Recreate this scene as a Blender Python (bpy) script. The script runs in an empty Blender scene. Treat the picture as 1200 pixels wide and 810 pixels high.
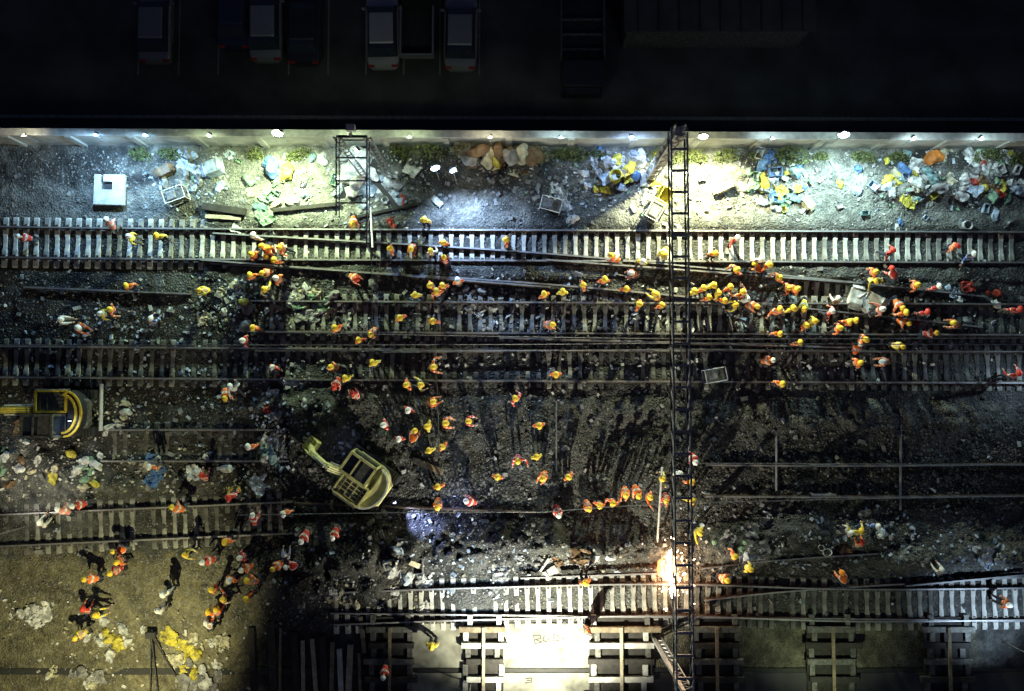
import bpy, bmesh, math, random
import numpy as np
from mathutils import Vector, Matrix, Euler
R = math.radians
random.seed(7); rng = np.random.default_rng(11)
sc = bpy.context.scene; COL = sc.collection

# ------------------------------------------------------------ camera model
H = 40.0; F = 960.0; TILT = math.atan(50/960)
D = Vector((0, math.sin(TILT), -math.cos(TILT))); U = Vector((0, math.cos(TILT), math.sin(TILT)))
def at(px, py, z=0.0):
    d = Vector(((px-600)/F, 0, 0)) + U*(-(py-405)/F) + D
    t = (z-H)/d.z
    return Vector((d.x*t, d.y*t, z))
cam = bpy.data.objects.new('camera', bpy.data.cameras.new('camera')); COL.objects.link(cam)
cam.location = (0, 0, H); cam.rotation_euler = (TILT, 0, 0)
cam.data.sensor_width = 36; cam.data.lens = 36*F/1200; cam.data.clip_end = 1000
sc.camera = cam

# ------------------------------------------------------------ materials
def node_mat(name, base=(.2,.2,.2), rough=.8, metal=0.0, var=.25, scale=6.0, bump=.0, bscale=20., emit=None, estr=0., dark=None, coat=0.):
    m = bpy.data.materials.new(name); m.use_nodes = True; nt = m.node_tree; b = nt.nodes['Principled BSDF']
    b.inputs['Roughness'].default_value = rough; b.inputs['Metallic'].default_value = metal
    if coat: b.inputs['Coat Weight'].default_value = coat
    tc = nt.nodes.new('ShaderNodeTexCoord'); nz = nt.nodes.new('ShaderNodeTexNoise'); nz.inputs['Scale'].default_value = scale
    nz.inputs['Detail'].default_value = 6; nt.links.new(tc.outputs['Object'], nz.inputs['Vector'])
    cr = nt.nodes.new('ShaderNodeValToRGB'); nt.links.new(nz.outputs['Fac'], cr.inputs['Fac'])
    lo = dark or [c*(1-var) for c in base]; hi = [min(1, c*(1+var)) for c in base]
    cr.color_ramp.elements[0].position = .32; cr.color_ramp.elements[1].position = .68
    cr.color_ramp.elements[0].color = (*lo, 1); cr.color_ramp.elements[1].color = (*hi, 1)
    nt.links.new(cr.outputs['Color'], b.inputs['Base Color'])
    if bump:
        n2 = nt.nodes.new('ShaderNodeTexNoise'); n2.inputs['Scale'].default_value = bscale; n2.inputs['Detail'].default_value = 8
        nt.links.new(tc.outputs['Object'], n2.inputs['Vector']); bp = nt.nodes.new('ShaderNodeBump')
        bp.inputs['Strength'].default_value = bump; bp.inputs['Distance'].default_value = .05
        nt.links.new(n2.outputs['Fac'], bp.inputs['Height']); nt.links.new(bp.outputs['Normal'], b.inputs['Normal'])
    if emit:
        b.inputs['Emission Color'].default_value = (*emit, 1); b.inputs['Emission Strength'].default_value = estr
    return m
M = {}
M['conc'] = node_mat('pale_concrete', (.5,.5,.48), .9, var=.22, scale=3, bump=.3, bscale=14)
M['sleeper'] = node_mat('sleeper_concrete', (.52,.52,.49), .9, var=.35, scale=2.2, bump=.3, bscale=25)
M['sleeper_mid'] = node_mat('varied_dim_sleeper', (.27,.27,.255), .9, var=.5, scale=1.6, bump=.3, bscale=25)  # weak light put into the tone; also random variation on the top track
M['sleeper_dark'] = node_mat('dimmed_sleeper', (.13,.13,.125), .9, var=.6, scale=1.6, bump=.3, bscale=25)  # dark tone stands in for track that little light reaches
M['wall'] = node_mat('wall_render', (.38,.385,.35), .9, var=.3, scale=1.1, bump=.2, bscale=9)
M['rail'] = node_mat('rusty_rail_steel', (.1,.07,.055), .6, .3, var=.4, scale=8)
M['railtop'] = node_mat('polished_rail_steel', (.36,.36,.38), .55, .7, var=.2, scale=5)
M['steel'] = node_mat('galvanised_steel', (.3,.31,.33), .5, .5, var=.3, scale=5)
M['darksteel'] = node_mat('dark_steel', (.04,.04,.045), .6, .4, var=.4, scale=8)
M['asphalt'] = node_mat('lot_asphalt', (.05,.05,.055), .9, var=.4, scale=.5, bump=.3, bscale=30)
M['wood'] = node_mat('weathered_timber', (.2,.16,.11), .85, var=.4, scale=4, bump=.3, bscale=12)
M['tar'] = node_mat('tarred_timber', (.03,.027,.025), .8, var=.4, scale=4, bump=.3, bscale=12)
M['plank'] = node_mat('pale_timber', (.38,.34,.25), .85, var=.3, scale=4, bump=.3, bscale=12)
M['leaf'] = node_mat('weed_leaf', (.09,.11,.035), .8, var=.5, scale=3)
M['dryleaf'] = node_mat('dry_weed_leaf', (.16,.14,.07), .8, var=.5, scale=3)
M['stem'] = node_mat('weed_stem', (.08,.06,.03), .9)
M['skin'] = node_mat('skin', (.5,.32,.22), .6, var=.1)
M['trouser'] = node_mat('navy_trouser_cloth', (.03,.035,.055), .9, var=.3, scale=8)
M['trouser2'] = node_mat('grey_trouser_cloth', (.08,.08,.075), .9, var=.3, scale=8)
M['boot'] = node_mat('black_boot_rubber', (.02,.02,.02), .7)
M['khaki'] = node_mat('pale_yellow_machine_paint', (.7,.67,.3), .5, var=.25, scale=3)
M['yellow'] = node_mat('yellow_machine_paint', (.7,.48,.05), .5, var=.25, scale=3)
M['glass'] = node_mat('dark_tinted_glass', (.03,.04,.055), .1, var=.2, coat=.5)
M['rubber'] = node_mat('black_rubber', (.02,.02,.02), .85, var=.3)
M['grime'] = node_mat('oily_grey_plate', (.12,.12,.11), .6, .2, var=.5, scale=6)
M['silver'] = node_mat('silver_reflective_tape', (.75,.76,.74), .4, .2, var=.1)
M['paint_black'] = node_mat('black_sprayed_paint', (.03,.03,.03), .8)
VC = {'orange':(.85,.17,.02),'red':(.62,.045,.035),'yellow':(.75,.6,.04),'white':(.72,.7,.66),'blue':(.07,.13,.42),'pink':(.75,.25,.2)}
HC = {'yellow':(.92,.62,.05),'white':(.85,.85,.82),'red':(.7,.05,.03),'orange':(.9,.3,.03)}
def vest_mat(nm, c):
    m = node_mat(nm, c, .75, var=.18, scale=9); nt = m.node_tree; b = nt.nodes['Principled BSDF']
    src = b.inputs['Base Color'].links[0].from_socket
    tc = nt.nodes.new('ShaderNodeTexCoord'); sp = nt.nodes.new('ShaderNodeSeparateXYZ'); nt.links.new(tc.outputs['Object'], sp.inputs[0])
    ml = nt.nodes.new('ShaderNodeMath'); ml.operation = 'MULTIPLY_ADD'; ml.inputs[1].default_value = 5.2; ml.inputs[2].default_value = .3
    nt.links.new(sp.outputs['Z'], ml.inputs[0]); fr = nt.nodes.new('ShaderNodeMath'); fr.operation = 'FRACT'; nt.links.new(ml.outputs[0], fr.inputs[0])
    gt = nt.nodes.new('ShaderNodeMath'); gt.operation = 'LESS_THAN'; gt.inputs[1].default_value = .22; nt.links.new(fr.outputs[0], gt.inputs[0])
    mx = nt.nodes.new('ShaderNodeMix'); mx.data_type = 'RGBA'; nt.links.new(gt.outputs[0], mx.inputs['Factor'])
    nt.links.new(src, mx.inputs['A']); mx.inputs['B'].default_value = (.7,.72,.68,1); nt.links.new(mx.outputs['Result'], b.inputs['Base Color'])
    return m
for k, c in VC.items(): M['v_'+k] = vest_mat(k+'_vest_cloth', c)
for k, c in HC.items(): M['h_'+k] = node_mat(k+'_helmet_plastic', c, .55, var=.05)
DC = {'white':(.75,.76,.76),'cream':(.62,.58,.42),'grey':(.3,.3,.31),'blue':(.1,.22,.5),'teal':(.25,.42,.45),'green':(.25,.42,.28),
      'yellow':(.7,.6,.08),'red':(.5,.06,.04),'brown':(.2,.12,.06),'black':(.03,.03,.03),'orange':(.75,.25,.04),'pale blue':(.5,.6,.75)}
for k, c in DC.items(): M['d_'+k] = node_mat(k.replace(' ','_')+'_plastic_sheeting', c, .6, var=.1, scale=3.5, dark=[x*.3 for x in c])

# ------------------------------------------------------------ object helpers
def tag(o, label=None, cat=None, group=None, kind=None):
    if label: o['label'] = label
    if cat: o['category'] = cat
    if group: o['group'] = group
    if kind: o['kind'] = kind
    return o
def empty(name, loc=(0,0,0), rz=0):
    o = bpy.data.objects.new(name, None); COL.objects.link(o); o.location = loc; o.rotation_euler = (0,0,rz); o.empty_display_size = .2
    return o
def link(name, me, mat=None, parent=None, loc=(0,0,0), rot=(0,0,0)):
    o = bpy.data.objects.new(name, me); COL.objects.link(o); o.location = loc; o.rotation_euler = rot
    if mat:
        if not me.materials: me.materials.append(mat)
    if parent: o.parent = parent
    return o
def copy_tree(o, parent=None):
    c = o.copy(); COL.objects.link(c)
    if parent: c.parent = parent
    for ch in o.children: copy_tree(ch, c)
    return c
class MB:
    def __init__(s): s.v = []; s.f = []; s.mi = []; s.cur = 0
    def add(s, vs, fs, mi=None):
        o = len(s.v); s.v += [tuple(v) for v in vs]; s.f += [tuple(i+o for i in f) for f in fs]; s.mi += [s.cur if mi is None else mi]*len(fs)
    def box(s, c, d, rot=None, taper=1.0, mi=None, M4=None):
        x, y, z = d[0]/2, d[1]/2, d[2]/2
        vs = [Vector((sx*x*(taper if sz>0 else 1), sy*y*(taper if sz>0 else 1), sz*z)) for sz in (-1,1) for sx,sy in ((-1,-1),(1,-1),(1,1),(-1,1))]
        if rot is not None:
            e = Euler(rot).to_matrix(); vs = [e@v for v in vs]
        vs = [v+Vector(c) for v in vs]
        if M4: vs = [M4@v for v in vs]
        s.add(vs, [(3,2,1,0),(4,5,6,7),(0,1,5,4),(1,2,6,5),(2,3,7,6),(3,0,4,7)], mi); return s
    def bar(s, a, b, w, h=None, n=4, mi=None):
        a, b = Vector(a), Vector(b); h = h or w; d = (b-a)
        if d.length < 1e-6: return s
        q = d.to_track_quat('Z', 'Y'); vs = []
        for p in (a, b):
            for k in range(n):
                t = math.pi/4 + 2*math.pi*k/n; k2 = math.sqrt(2) if n == 4 else 1
                vs.append(p + q@Vector((math.cos(t)*w/2*k2, math.sin(t)*h/2*k2, 0)))
        s.add(vs, [tuple(range(n))[::-1], tuple(range(n, 2*n))] + [(k, (k+1)%n, n+(k+1)%n, n+k) for k in range(n)], mi); return s
    def prism(s, pts, z0, z1, M4=None, mi=None, inset=1.0):
        n = len(pts); cx = sum(p[0] for p in pts)/n; cy = sum(p[1] for p in pts)/n
        vs = [Vector((p[0],p[1],z0)) for p in pts] + [Vector((cx+(p[0]-cx)*inset, cy+(p[1]-cy)*inset, z1)) for p in pts]
        if M4: vs = [M4@v for v in vs]
        s.add(vs, [tuple(range(n))[::-1], tuple(range(n,2*n))] + [(k,(k+1)%n,n+(k+1)%n,n+k) for k in range(n)], mi); return s
    def mesh(s, name, mats=()):
        me = bpy.data.meshes.new(name); me.from_pydata(s.v, [], s.f); 
        for m in (mats if isinstance(mats,(list,tuple)) else [mats]): me.materials.append(m)
        if any(s.mi): me.polygons.foreach_set('material_index', s.mi)
        me.update(); return me
    def build(s, name, mat, parent=None, bevel=0, loc=(0,0,0), rot=(0,0,0), smooth=False):
        me = s.mesh(name, mat)
        o = link(name, me, None, parent, loc, rot)
        if bevel:
            b = o.modifiers.new('b', 'BEVEL'); b.width = bevel; b.segments = 2; b.limit_method = 'ANGLE'
        if smooth: me.shade_smooth()
        return o
def sphere_mesh(name, r, mat, seg=14, rings=9, sc3=(1,1,1), cut=None):
    bm = bmesh.new(); bmesh.ops.create_uvsphere(bm, u_segments=seg, v_segments=rings, radius=r)
    for v in bm.verts: v.co = Vector((v.co.x*sc3[0], v.co.y*sc3[1], v.co.z*sc3[2]))
    if cut is not None:
        bmesh.ops.delete(bm, geom=[v for v in bm.verts if v.co.z < cut], context='VERTS')
    me = bpy.data.meshes.new(name); bm.to_mesh(me); bm.free(); me.materials.append(mat); me.shade_smooth(); return me

# ------------------------------------------------------------ ordinal labels: one label for one thing
ORD = ['','first','second','third','fourth','fifth','sixth','seventh','eighth','ninth','tenth','eleventh','twelfth','thirteenth','fourteenth','fifteenth']
COLS = [(0,120,'far left edge'),(120,240,'left quarter'),(240,345,'below first wall lamp'),(345,460,'below lattice mast'),(460,560,'below double lamp'),
        (560,690,'near frame centre'),(690,775,'left of gantry'),(775,830,'at the gantry'),(830,930,'right of gantry'),(930,1030,'right third'),(1030,1120,'towards right edge'),(1120,1300,'far right edge')]
ROWS = [(-999,215,'against the wall'),(215,256,'above top track'),(256,318,'on top track'),(318,345,'under top track'),(345,402,'on second track'),(402,460,'on third track'),
        (460,510,'on upper rubble'),(510,572,'on mid rubble'),(572,640,'along lower track'),(640,676,'on lower rubble'),(676,735,'by bottom track'),(735,999,'on bottom paving')]
def zone(px, py):
    c = next((t for a,b,t in COLS if px < b), COLS[-1][2]); r = next((t for a,b,t in ROWS if py < b), ROWS[-1][2]); return r, c
PEND = []
def pend(o, base, px, py): PEND.append((o, base, px, py))
def flush_labels():
    g = {}
    for o, base, px, py in PEND: g.setdefault((base, *zone(px,py)), []).append((px, py, o))
    for (base, r, c), L in g.items():
        L.sort(key=lambda t: t[0])
        for i, (px, py, o) in enumerate(L):
            mid = '' if len(L) == 1 else ' '+ORD[min(i+1,15)]+' from left'
            o['label'] = f'{base}{mid}, {r}, {c}'.replace(' ,', ',')

# ------------------------------------------------------------ ground
def grid_noise(x, y, s, seed):
    r = np.random.default_rng(seed).random((256, 256)); u = x/s+1000.5; v = y/s+1000.5
    i = np.floor(u).astype(int); j = np.floor(v).astype(int); a = u-i; b = v-j; a = a*a*(3-2*a); b = b*b*(3-2*b)
    g = lambda p, q: r[p % 256, q % 256]
    return (g(i,j)*(1-a)+g(i+1,j)*a)*(1-b)+(g(i,j+1)*(1-a)+g(i+1,j+1)*a)*b-.5
# mounds: px, py, radius x, radius y (pixels), height m
MOUNDS = [(395,650,60,30,1.1),(470,640,40,25,.8),(690,640,75,18,1.0),(530,635,30,22,.7),(585,632,30,20,.8),(635,625,25,16,.6),(440,690,30,14,.6),(350,690,26,16,.6),(430,610,30,14,.5),(860,640,30,14,.6),(930,625,30,16,.6),(1060,660,40,12,.6),(1170,650,30,14,.7),(350,480,60,30,.5),(420,470,50,25,.35),(480,530,60,40,.3),(1070,650,45,15,.3),
          (1010,628,50,14,.4),(1150,650,50,25,.4),(300,350,45,30,.35),(370,345,40,22,.3),(1130,345,60,25,.35),(30,535,45,28,.6),(90,560,30,22,.5),(140,560,30,25,.4),
          (250,555,70,14,.35),(320,530,22,40,.5),(470,190,60,22,.5),(600,190,90,16,.5),(720,195,40,25,.4),(900,200,60,20,.45),(1070,215,60,30,.5),(1170,205,50,30,.5),
          (210,215,40,25,.2),(560,190,60,20,.4),(250,690,40,25,.25),(520,660,90,25,.3),(880,640,60,20,.35),(1000,490,200,22,.35),(850,350,70,16,.25),(40,705,40,18,.25),
          (650,480,200,40,.2),(560,700,60,14,.2),(430,690,40,16,.35),(780,205,30,20,.2)]
MW = [(at(a,b).x, at(a,b).y, c/24, d/24, h) for a,b,c,d,h in MOUNDS]
TRACKS = []   # (centre polyline world) filled below
def poly(pts, z=0): return [at(a,b,z) for a,b in pts]
TR = {
 'T1': [(-20,284),(240,287),(1225,291)], 'T1b': [(250,292),(600,313),(860,336),(1020,352),(1150,366)],
 'T2': [(292,371),(600,373),(1225,375)], 'T3': [(-20,424),(500,428),(1225,431)],
 'T5': [(-20,622),(250,610),(345,606)], 'T6': [(392,712),(570,706),(780,702),(1000,708),(1225,706)],
 'T4': [(120,522),(340,522)], 'T7': [(826,563),(1000,564),(1225,562)], 'T6b': [(822,684),(940,672),(1225,655)]}
TW = {k: poly(v) for k, v in TR.items()}
def track_mask(x, y, keys=('T1','T2','T3','T5','T6','T4'), w=1.45):
    m = np.zeros_like(x)
    for k in keys:
        P = TW[k]
        for a, b in zip(P[:-1], P[1:]):
            yy = a.y + (b.y-a.y)*np.clip((x-a.x)/(b.x-a.x), 0, 1); ins = (x > a.x-.01) & (x < b.x+.01)
            d = np.abs(y-yy); m = np.maximum(m, np.where(ins, np.clip((w+.5-d)/.5, 0, 1), 0))
    return m
PAVE_Y = at(600, 735).y
def height(x, y):
    x = np.asarray(x, float); y = np.asarray(y, float)
    z = .16*grid_noise(x,y,2.3,1)+.10*grid_noise(x,y,.9,2)+.07*grid_noise(x,y,.38,3)+.045*grid_noise(x,y,.19,4)
    for a,b,rx,ry,h in MW:
        q = ((x-a)/rx)**2+((y-b)/ry)**2; z = z + h*np.exp(-q*1.2)*(1+.8*grid_noise(x,y,.7,9)+.7*grid_noise(x,y,.3,10))
    m = track_mask(x, y); m2 = track_mask(x, y, ('T2','T3','T4','T6','T5')); z = z*(1-(.86-.22*m2)*m) - .01*m + .055*m2*(grid_noise(x,y,1.6,41)+.25)
    m3 = track_mask(x, y, ('T1',), .5); z = z + (.15+.09*grid_noise(x,y,.35,44)+.08*grid_noise(x,y,1.4,45))*(m-m3).clip(0,1)*((x > at(245,0).x)&(y > at(0,330).y))*(1-m2)
    pv = np.clip((PAVE_Y-y)/.3, 0, 1)*np.clip((x-at(285,760).x)/.3, 0, 1)
    z = z*(1-.93*pv) - .06*pv
    sl = np.clip((at(600,650).y-y)/.5,0,1)*np.clip((at(285,760).x-x)/.5, 0, 1)
    z = z*(1-.55*sl)
    return z
def hz(px, py): 
    p = at(px, py); return float(height(p.x, p.y))
WALL_A = at(0, 170); WALL_B = at(1200, 176)
WS = (WALL_B.y-WALL_A.y)/(WALL_B.x-WALL_A.x)
def wall_y(x): return WALL_A.y + WS*(x-WALL_A.x)
def make_ground():
    st = .085; xs = np.arange(-29, 29.01, st); n = len(xs); ny = 440
    X = np.repeat(xs[:,None], ny, 1); top = wall_y(X)+.05; t = np.linspace(0,1,ny)[None,:]; Y = -20.5 + (top+20.5)*t
    Z = height(X, Y)
    co = np.stack([X,Y,Z],-1).reshape(-1,3).astype(np.float32)
    i = np.arange(n-1)[:,None]*ny + np.arange(ny-1)[None,:]; q = np.stack([i, i+ny, i+ny+1, i+1],-1).reshape(-1,4)
    me = bpy.data.meshes.new('ground'); me.vertices.add(len(co)); me.vertices.foreach_set('co', co.ravel())
    me.loops.add(q.size); me.loops.foreach_set('vertex_index', q.ravel().astype(np.int32)); me.polygons.add(len(q))
    me.polygons.foreach_set('loop_start', np.arange(0,q.size,4,dtype=np.int32)); me.update(); me.validate()
    # soil weight: tan soil lower left, ballast elsewhere
    sl = np.clip((at(600,640).y-Y)/.8+grid_noise(X,Y,.6,21)*1.5,0,1)*np.clip((at(330,760).x-X)/2+grid_noise(X,Y,.8,22)*1.5,0,1)
    mud_shade = np.clip(1.4-(((X-at(430,0).x)/9)**2+((Y-at(0,600).y)/4.2)**2)+grid_noise(X,Y,1.1,23)*1.6,0,1)
    mud_shade = np.maximum(mud_shade, np.clip(1.5-(((X-at(1040,0).x)/10)**2+((Y-at(0,553).y)/2.3)**2)+grid_noise(X,Y,1.1,24)*1.6,0,1))  # right band: lack of light put into the ground colour
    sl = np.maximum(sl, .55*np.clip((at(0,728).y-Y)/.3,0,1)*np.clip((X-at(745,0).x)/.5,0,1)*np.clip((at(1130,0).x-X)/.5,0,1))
    mud_shade = np.maximum(mud_shade, .85*np.clip((at(0,700).y-Y)/.6+grid_noise(X,Y,.7,31)*1.5,0,1)*np.clip((X-at(275,0).x)/.5,0,1)*np.clip((at(470,0).x-X)/.8,0,1))
    mud_shade = np.maximum(mud_shade, .95*np.clip(1.6-(((X-at(60,0).x)/9)**2+((Y-at(0,405).y)/4.6)**2)+grid_noise(X,Y,1.1,25)*1.6,0,1))  # unlit left yard darkened through the ground colour
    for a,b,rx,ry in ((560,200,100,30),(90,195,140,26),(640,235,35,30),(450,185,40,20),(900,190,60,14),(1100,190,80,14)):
        mud_shade = np.maximum(mud_shade, .9*np.clip(1.4-(((X-at(a,0).x)/(rx/24))**2+((Y-at(0,b).y)/(ry/24))**2)+grid_noise(X,Y,.5,27)*1.4,0,1))
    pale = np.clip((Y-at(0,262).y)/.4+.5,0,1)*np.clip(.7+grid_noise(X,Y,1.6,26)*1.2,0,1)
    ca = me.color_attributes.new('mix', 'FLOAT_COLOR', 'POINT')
    ca.data.foreach_set('color', np.stack([sl,mud_shade*(1-sl),pale,np.ones_like(sl)],-1).reshape(-1).astype(np.float32))
    m = bpy.data.materials.new('ballast_and_soil'); m.use_nodes = True; nt = m.node_tree; b = nt.nodes['Principled BSDF']; b.inputs['Roughness'].default_value = .95
    N = nt.nodes.new; L = nt.links.new
    tc = N('ShaderNodeTexCoord'); vo = N('ShaderNodeTexVoronoi'); vo.inputs['Scale'].default_value = 11; L(tc.outputs['Object'], vo.inputs['Vector'])
    nz = N('ShaderNodeTexNoise'); nz.inputs['Scale'].default_value = 2.2; nz.inputs['Detail'].default_value = 8; nz.inputs['Roughness'].default_value = .7; L(tc.outputs['Object'], nz.inputs['Vector'])
    def ramp(src, c0, c1, p0=.3, p1=.7):
        r = N('ShaderNodeValToRGB'); r.color_ramp.elements[0].color = (*c0,1); r.color_ramp.elements[1].color = (*c1,1)
        r.color_ramp.elements[0].position = p0; r.color_ramp.elements[1].position = p1; L(src, r.inputs['Fac']); return r.outputs['Color']
    bal = ramp(nz.outputs['Fac'], (.035,.037,.036), (.17,.175,.17)); soil = ramp(nz.outputs['Fac'], (.1,.088,.055), (.33,.305,.19)); mud_shade_col = ramp(nz.outputs['Fac'], (.012,.012,.013), (.055,.054,.052))  # last ramp serves dark earth and painted dimness alike
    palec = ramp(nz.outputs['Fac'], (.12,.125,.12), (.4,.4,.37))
    sp = N('ShaderNodeSeparateColor'); at_ = N('ShaderNodeVertexColor'); at_.layer_name = 'mix'; L(at_.outputs['Color'], sp.inputs[0])
    def mix(f, a, c, mode='MIX'):
        x = N('ShaderNodeMix'); x.data_type = 'RGBA'; x.blend_type = mode
        if isinstance(f, float): x.inputs['Factor'].default_value = f
        else: L(f, x.inputs['Factor'])
        L(a, x.inputs['A']); L(c, x.inputs['B']); return x.outputs['Result']
    c = mix(sp.outputs[2], bal, palec); c = mix(sp.outputs[0], c, soil); c = mix(sp.outputs[1], c, mud_shade_col)
    cell = ramp(vo.outputs['Color'], (.45,.45,.45), (1.0,1.0,1.0), .1, .9)
    c = mix(.8, c, cell, 'MULTIPLY'); L(c, b.inputs['Base Color'])
    n3 = N('ShaderNodeTexNoise'); n3.inputs['Scale'].default_value = .55; n3.inputs['Detail'].default_value = 9; n3.inputs['Roughness'].default_value = .62; n3.inputs['Distortion'].default_value = 1.2; L(tc.outputs['Object'], n3.inputs['Vector'])
    c = mix(.85, c, ramp(n3.outputs['Fac'], (.38,.38,.4), (1.25,1.24,1.2), .36, .62), 'MULTIPLY'); L(c, b.inputs['Base Color'])
    bp = N('ShaderNodeBump'); bp.inputs['Strength'].default_value = .9; bp.inputs['Distance'].default_value = .06; L(vo.outputs['Distance'], bp.inputs['Height']); L(bp.outputs['Normal'], b.inputs['Normal'])
    o = link('ground', me, m); tag(o, kind='structure')
    far = MB(); far.add([(-300,-300,-.5),(300,-300,-.5),(300,wall_y(0)-.5,-.5),(-300,wall_y(0)-.5,-.5)], [(0,1,2,3)])
    tag(far.build('ground_beyond', M['asphalt']), kind='structure')
make_ground()
# loose ballast stones: nobody could count them
def stones(name, n, rect, smin, smax, mat, label, seed, zup=0.0):
    g = np.random.default_rng(seed); px = g.uniform(rect[0], rect[2], n); py = g.uniform(rect[1], rect[3], n)
    a = at(rect[0],rect[1]); c = at(rect[2],rect[3]); x = g.uniform(a.x,c.x,n); y = g.uniform(c.y,a.y,n)
    keep = (y < wall_y(x)-.3) & ~((y < PAVE_Y) & (x > at(285,760).x) & (g.random(n) < .9)); x = x[keep]; y = y[keep]; n = len(x)
    m = track_mask(x,y,w=1.2); keep = g.random(n) > .55*m; x = x[keep]; y = y[keep]; n = len(x)
    z = height(x,y); s = smin*(smax/smin)**(g.random(n)**2)
    base = np.array([[0,0,1],[1,0,.1],[.2,.95,0],[-.9,.5,.1],[-.7,-.8,0],[.5,-.85,.1]],float)
    th = g.uniform(0,6.28,n); V = np.repeat(base[None],n,0)*g.uniform(.55,1.25,(n,6,1)); cx, sx = np.cos(th)[:,None], np.sin(th)[:,None]
    X = V[...,0]*cx-V[...,1]*sx; Yy = V[...,0]*sx+V[...,1]*cx; Zz = V[...,2]*g.uniform(.5,1.1,(n,1))
    P = np.stack([X*s[:,None]+x[:,None], Yy*s[:,None]+y[:,None], Zz*s[:,None]+z[:,None]-.1*s[:,None]+zup],-1).reshape(-1,3).astype(np.float32)
    tri = np.array([[0,1,2],[0,2,3],[0,3,4],[0,4,5],[0,5,1]]); T = (tri[None]+6*np.arange(n)[:,None,None]).reshape(-1,3)
    me = bpy.data.meshes.new(name); me.vertices.add(len(P)); me.vertices.foreach_set('co', P.ravel()); me.loops.add(T.size); me.loops.foreach_set('vertex_index', T.ravel().astype(np.int32))
    me.polygons.add(len(T)); me.polygons.foreach_set('loop_start', np.arange(0,T.size,3,dtype=np.int32)); me.update(); me.validate()
    o = link(name, me, mat); tag(o, label, 'stones', kind='stuff'); return o
def stone_mat(name, lo, hi):
    m = bpy.data.materials.new(name); m.use_nodes = True; nt = m.node_tree; b = nt.nodes['Principled BSDF']; b.inputs['Roughness'].default_value = .9
    tc = nt.nodes.new('ShaderNodeTexCoord'); v = nt.nodes.new('ShaderNodeTexVoronoi'); v.inputs['Scale'].default_value = 9; nt.links.new(tc.outputs['Object'], v.inputs['Vector'])
    r = nt.nodes.new('ShaderNodeValToRGB'); r.color_ramp.elements[0].color = (*lo,1); r.color_ramp.elements[1].color = (*hi,1); nt.links.new(v.outputs['Color'], r.inputs['Fac']); nt.links.new(r.outputs['Color'], b.inputs['Base Color']); return m
M['stone'] = stone_mat('ballast_stone', (.04,.04,.04), (.3,.3,.285)); M['clod'] = stone_mat('dark_clod', (.02,.02,.02), (.14,.135,.12))
stones('ballast_stones', 52000, (-20,178,1220,735), .025, .08, M['stone'], 'grey crushed ballast stones scattered over the whole yard', 5)
stones('rubble_clods', 9000, (240,450,1220,700), .05, .16, M['clod'], 'dark clods and broken rubble strewn across the middle ground', 6)
stones('soil_stones', 5000, (-20,650,300,820), .02, .06, M['stone'], 'small stones lying on the tan soil at lower left', 8)

# ------------------------------------------------------------ railway tracks
def resample(P, step, off=0.0):
    out = []; carry = off
    for a, b in zip(P[:-1], P[1:]):
        L = (b-a).length; d = (b-a)/L; t = carry
        while t < L: out.append((a+d*t, math.atan2(d.y, d.x))); t += step
        carry = t-L
    return out
def smooth_poly(P, n=8):
    out = []
    for i in range(len(P)-1):
        p0 = P[max(i-1,0)]; p1 = P[i]; p2 = P[i+1]; p3 = P[min(i+2,len(P)-1)]
        for k in range(n):
            t = k/n; out.append(.5*((2*p1)+(p2-p0)*t+(2*p0-5*p1+4*p2-p3)*t*t+(3*p1-p0-3*p2+p3)*t**3))
    return out+[P[-1]]
PROF = [(-.07,0),(.07,0),(.07,.02),(.012,.04),(.012,.12),(.036,.135),(.036,.172),(-.036,.172),(-.036,.135),(-.012,.12),(-.012,.04),(-.07,.02)]
def rail_mesh(P, off, z0):
    mb = MB(); n = len(PROF); rows = []
    for i, p in enumerate(P):
        d = (P[min(i+1,len(P)-1)]-P[max(i-1,0)]).normalized(); nrm = Vector((-d.y, d.x, 0))
        rows.append([p+nrm*(off+u)+Vector((0,0,z0+v)) for u, v in PROF])
    vs = [v for r in rows for v in r]; fs = []; mi = []
    for i in range(len(rows)-1):
        for k in range(n):
            fs.append((i*n+k, i*n+(k+1)%n, (i+1)*n+(k+1)%n, (i+1)*n+k)); mi.append(1 if k == 6 else 0)
    fs += [tuple(range(n))[::-1], tuple(range((len(rows)-1)*n, len(rows)*n))]; mi += [0,0]
    o = len(mb.v); mb.v = [tuple(v) for v in vs]; mb.f = fs; mb.mi = mi
    return mb.mesh('rail', [M['rail'], M['railtop']])
def sleeper_mesh(Ls):
    mb = MB()
    n = [(-Ls/2,.13,.05),(-Ls/2+.08,.14,.09),(-.42,.13,.09),(-.25,.105,.06),(.25,.105,.06),(.42,.13,.09),(Ls/2-.08,.14,.09),(Ls/2,.13,.05)]
    vs = []
    for y, w, t in n: vs += [(-w,y,-.12),(w,y,-.12),(w*.82,y,t),(-w*.82,y,t)]
    fs = [(0,1,2,3)]+[(4*i+k,4*i+4+k,4*i+4+(k+1)%4,4*i+(k+1)%4) for i in range(len(n)-1) for k in range(4)]+[tuple(4*(len(n)-1)+k for k in (3,2,1,0))]
    mb.add(vs, fs)
    for s in (-.75,.75):
        for e in (-.115,.115): mb.box((0, s+e, .105), (.12,.07,.03), mi=1)
    me = mb.mesh('sleeper', [M['sleeper'], M['rail']]); me.transform(Matrix.Identity(4)); return me
SM = {2.5: sleeper_mesh(2.5), 2.3: sleeper_mesh(2.3)}
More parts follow.
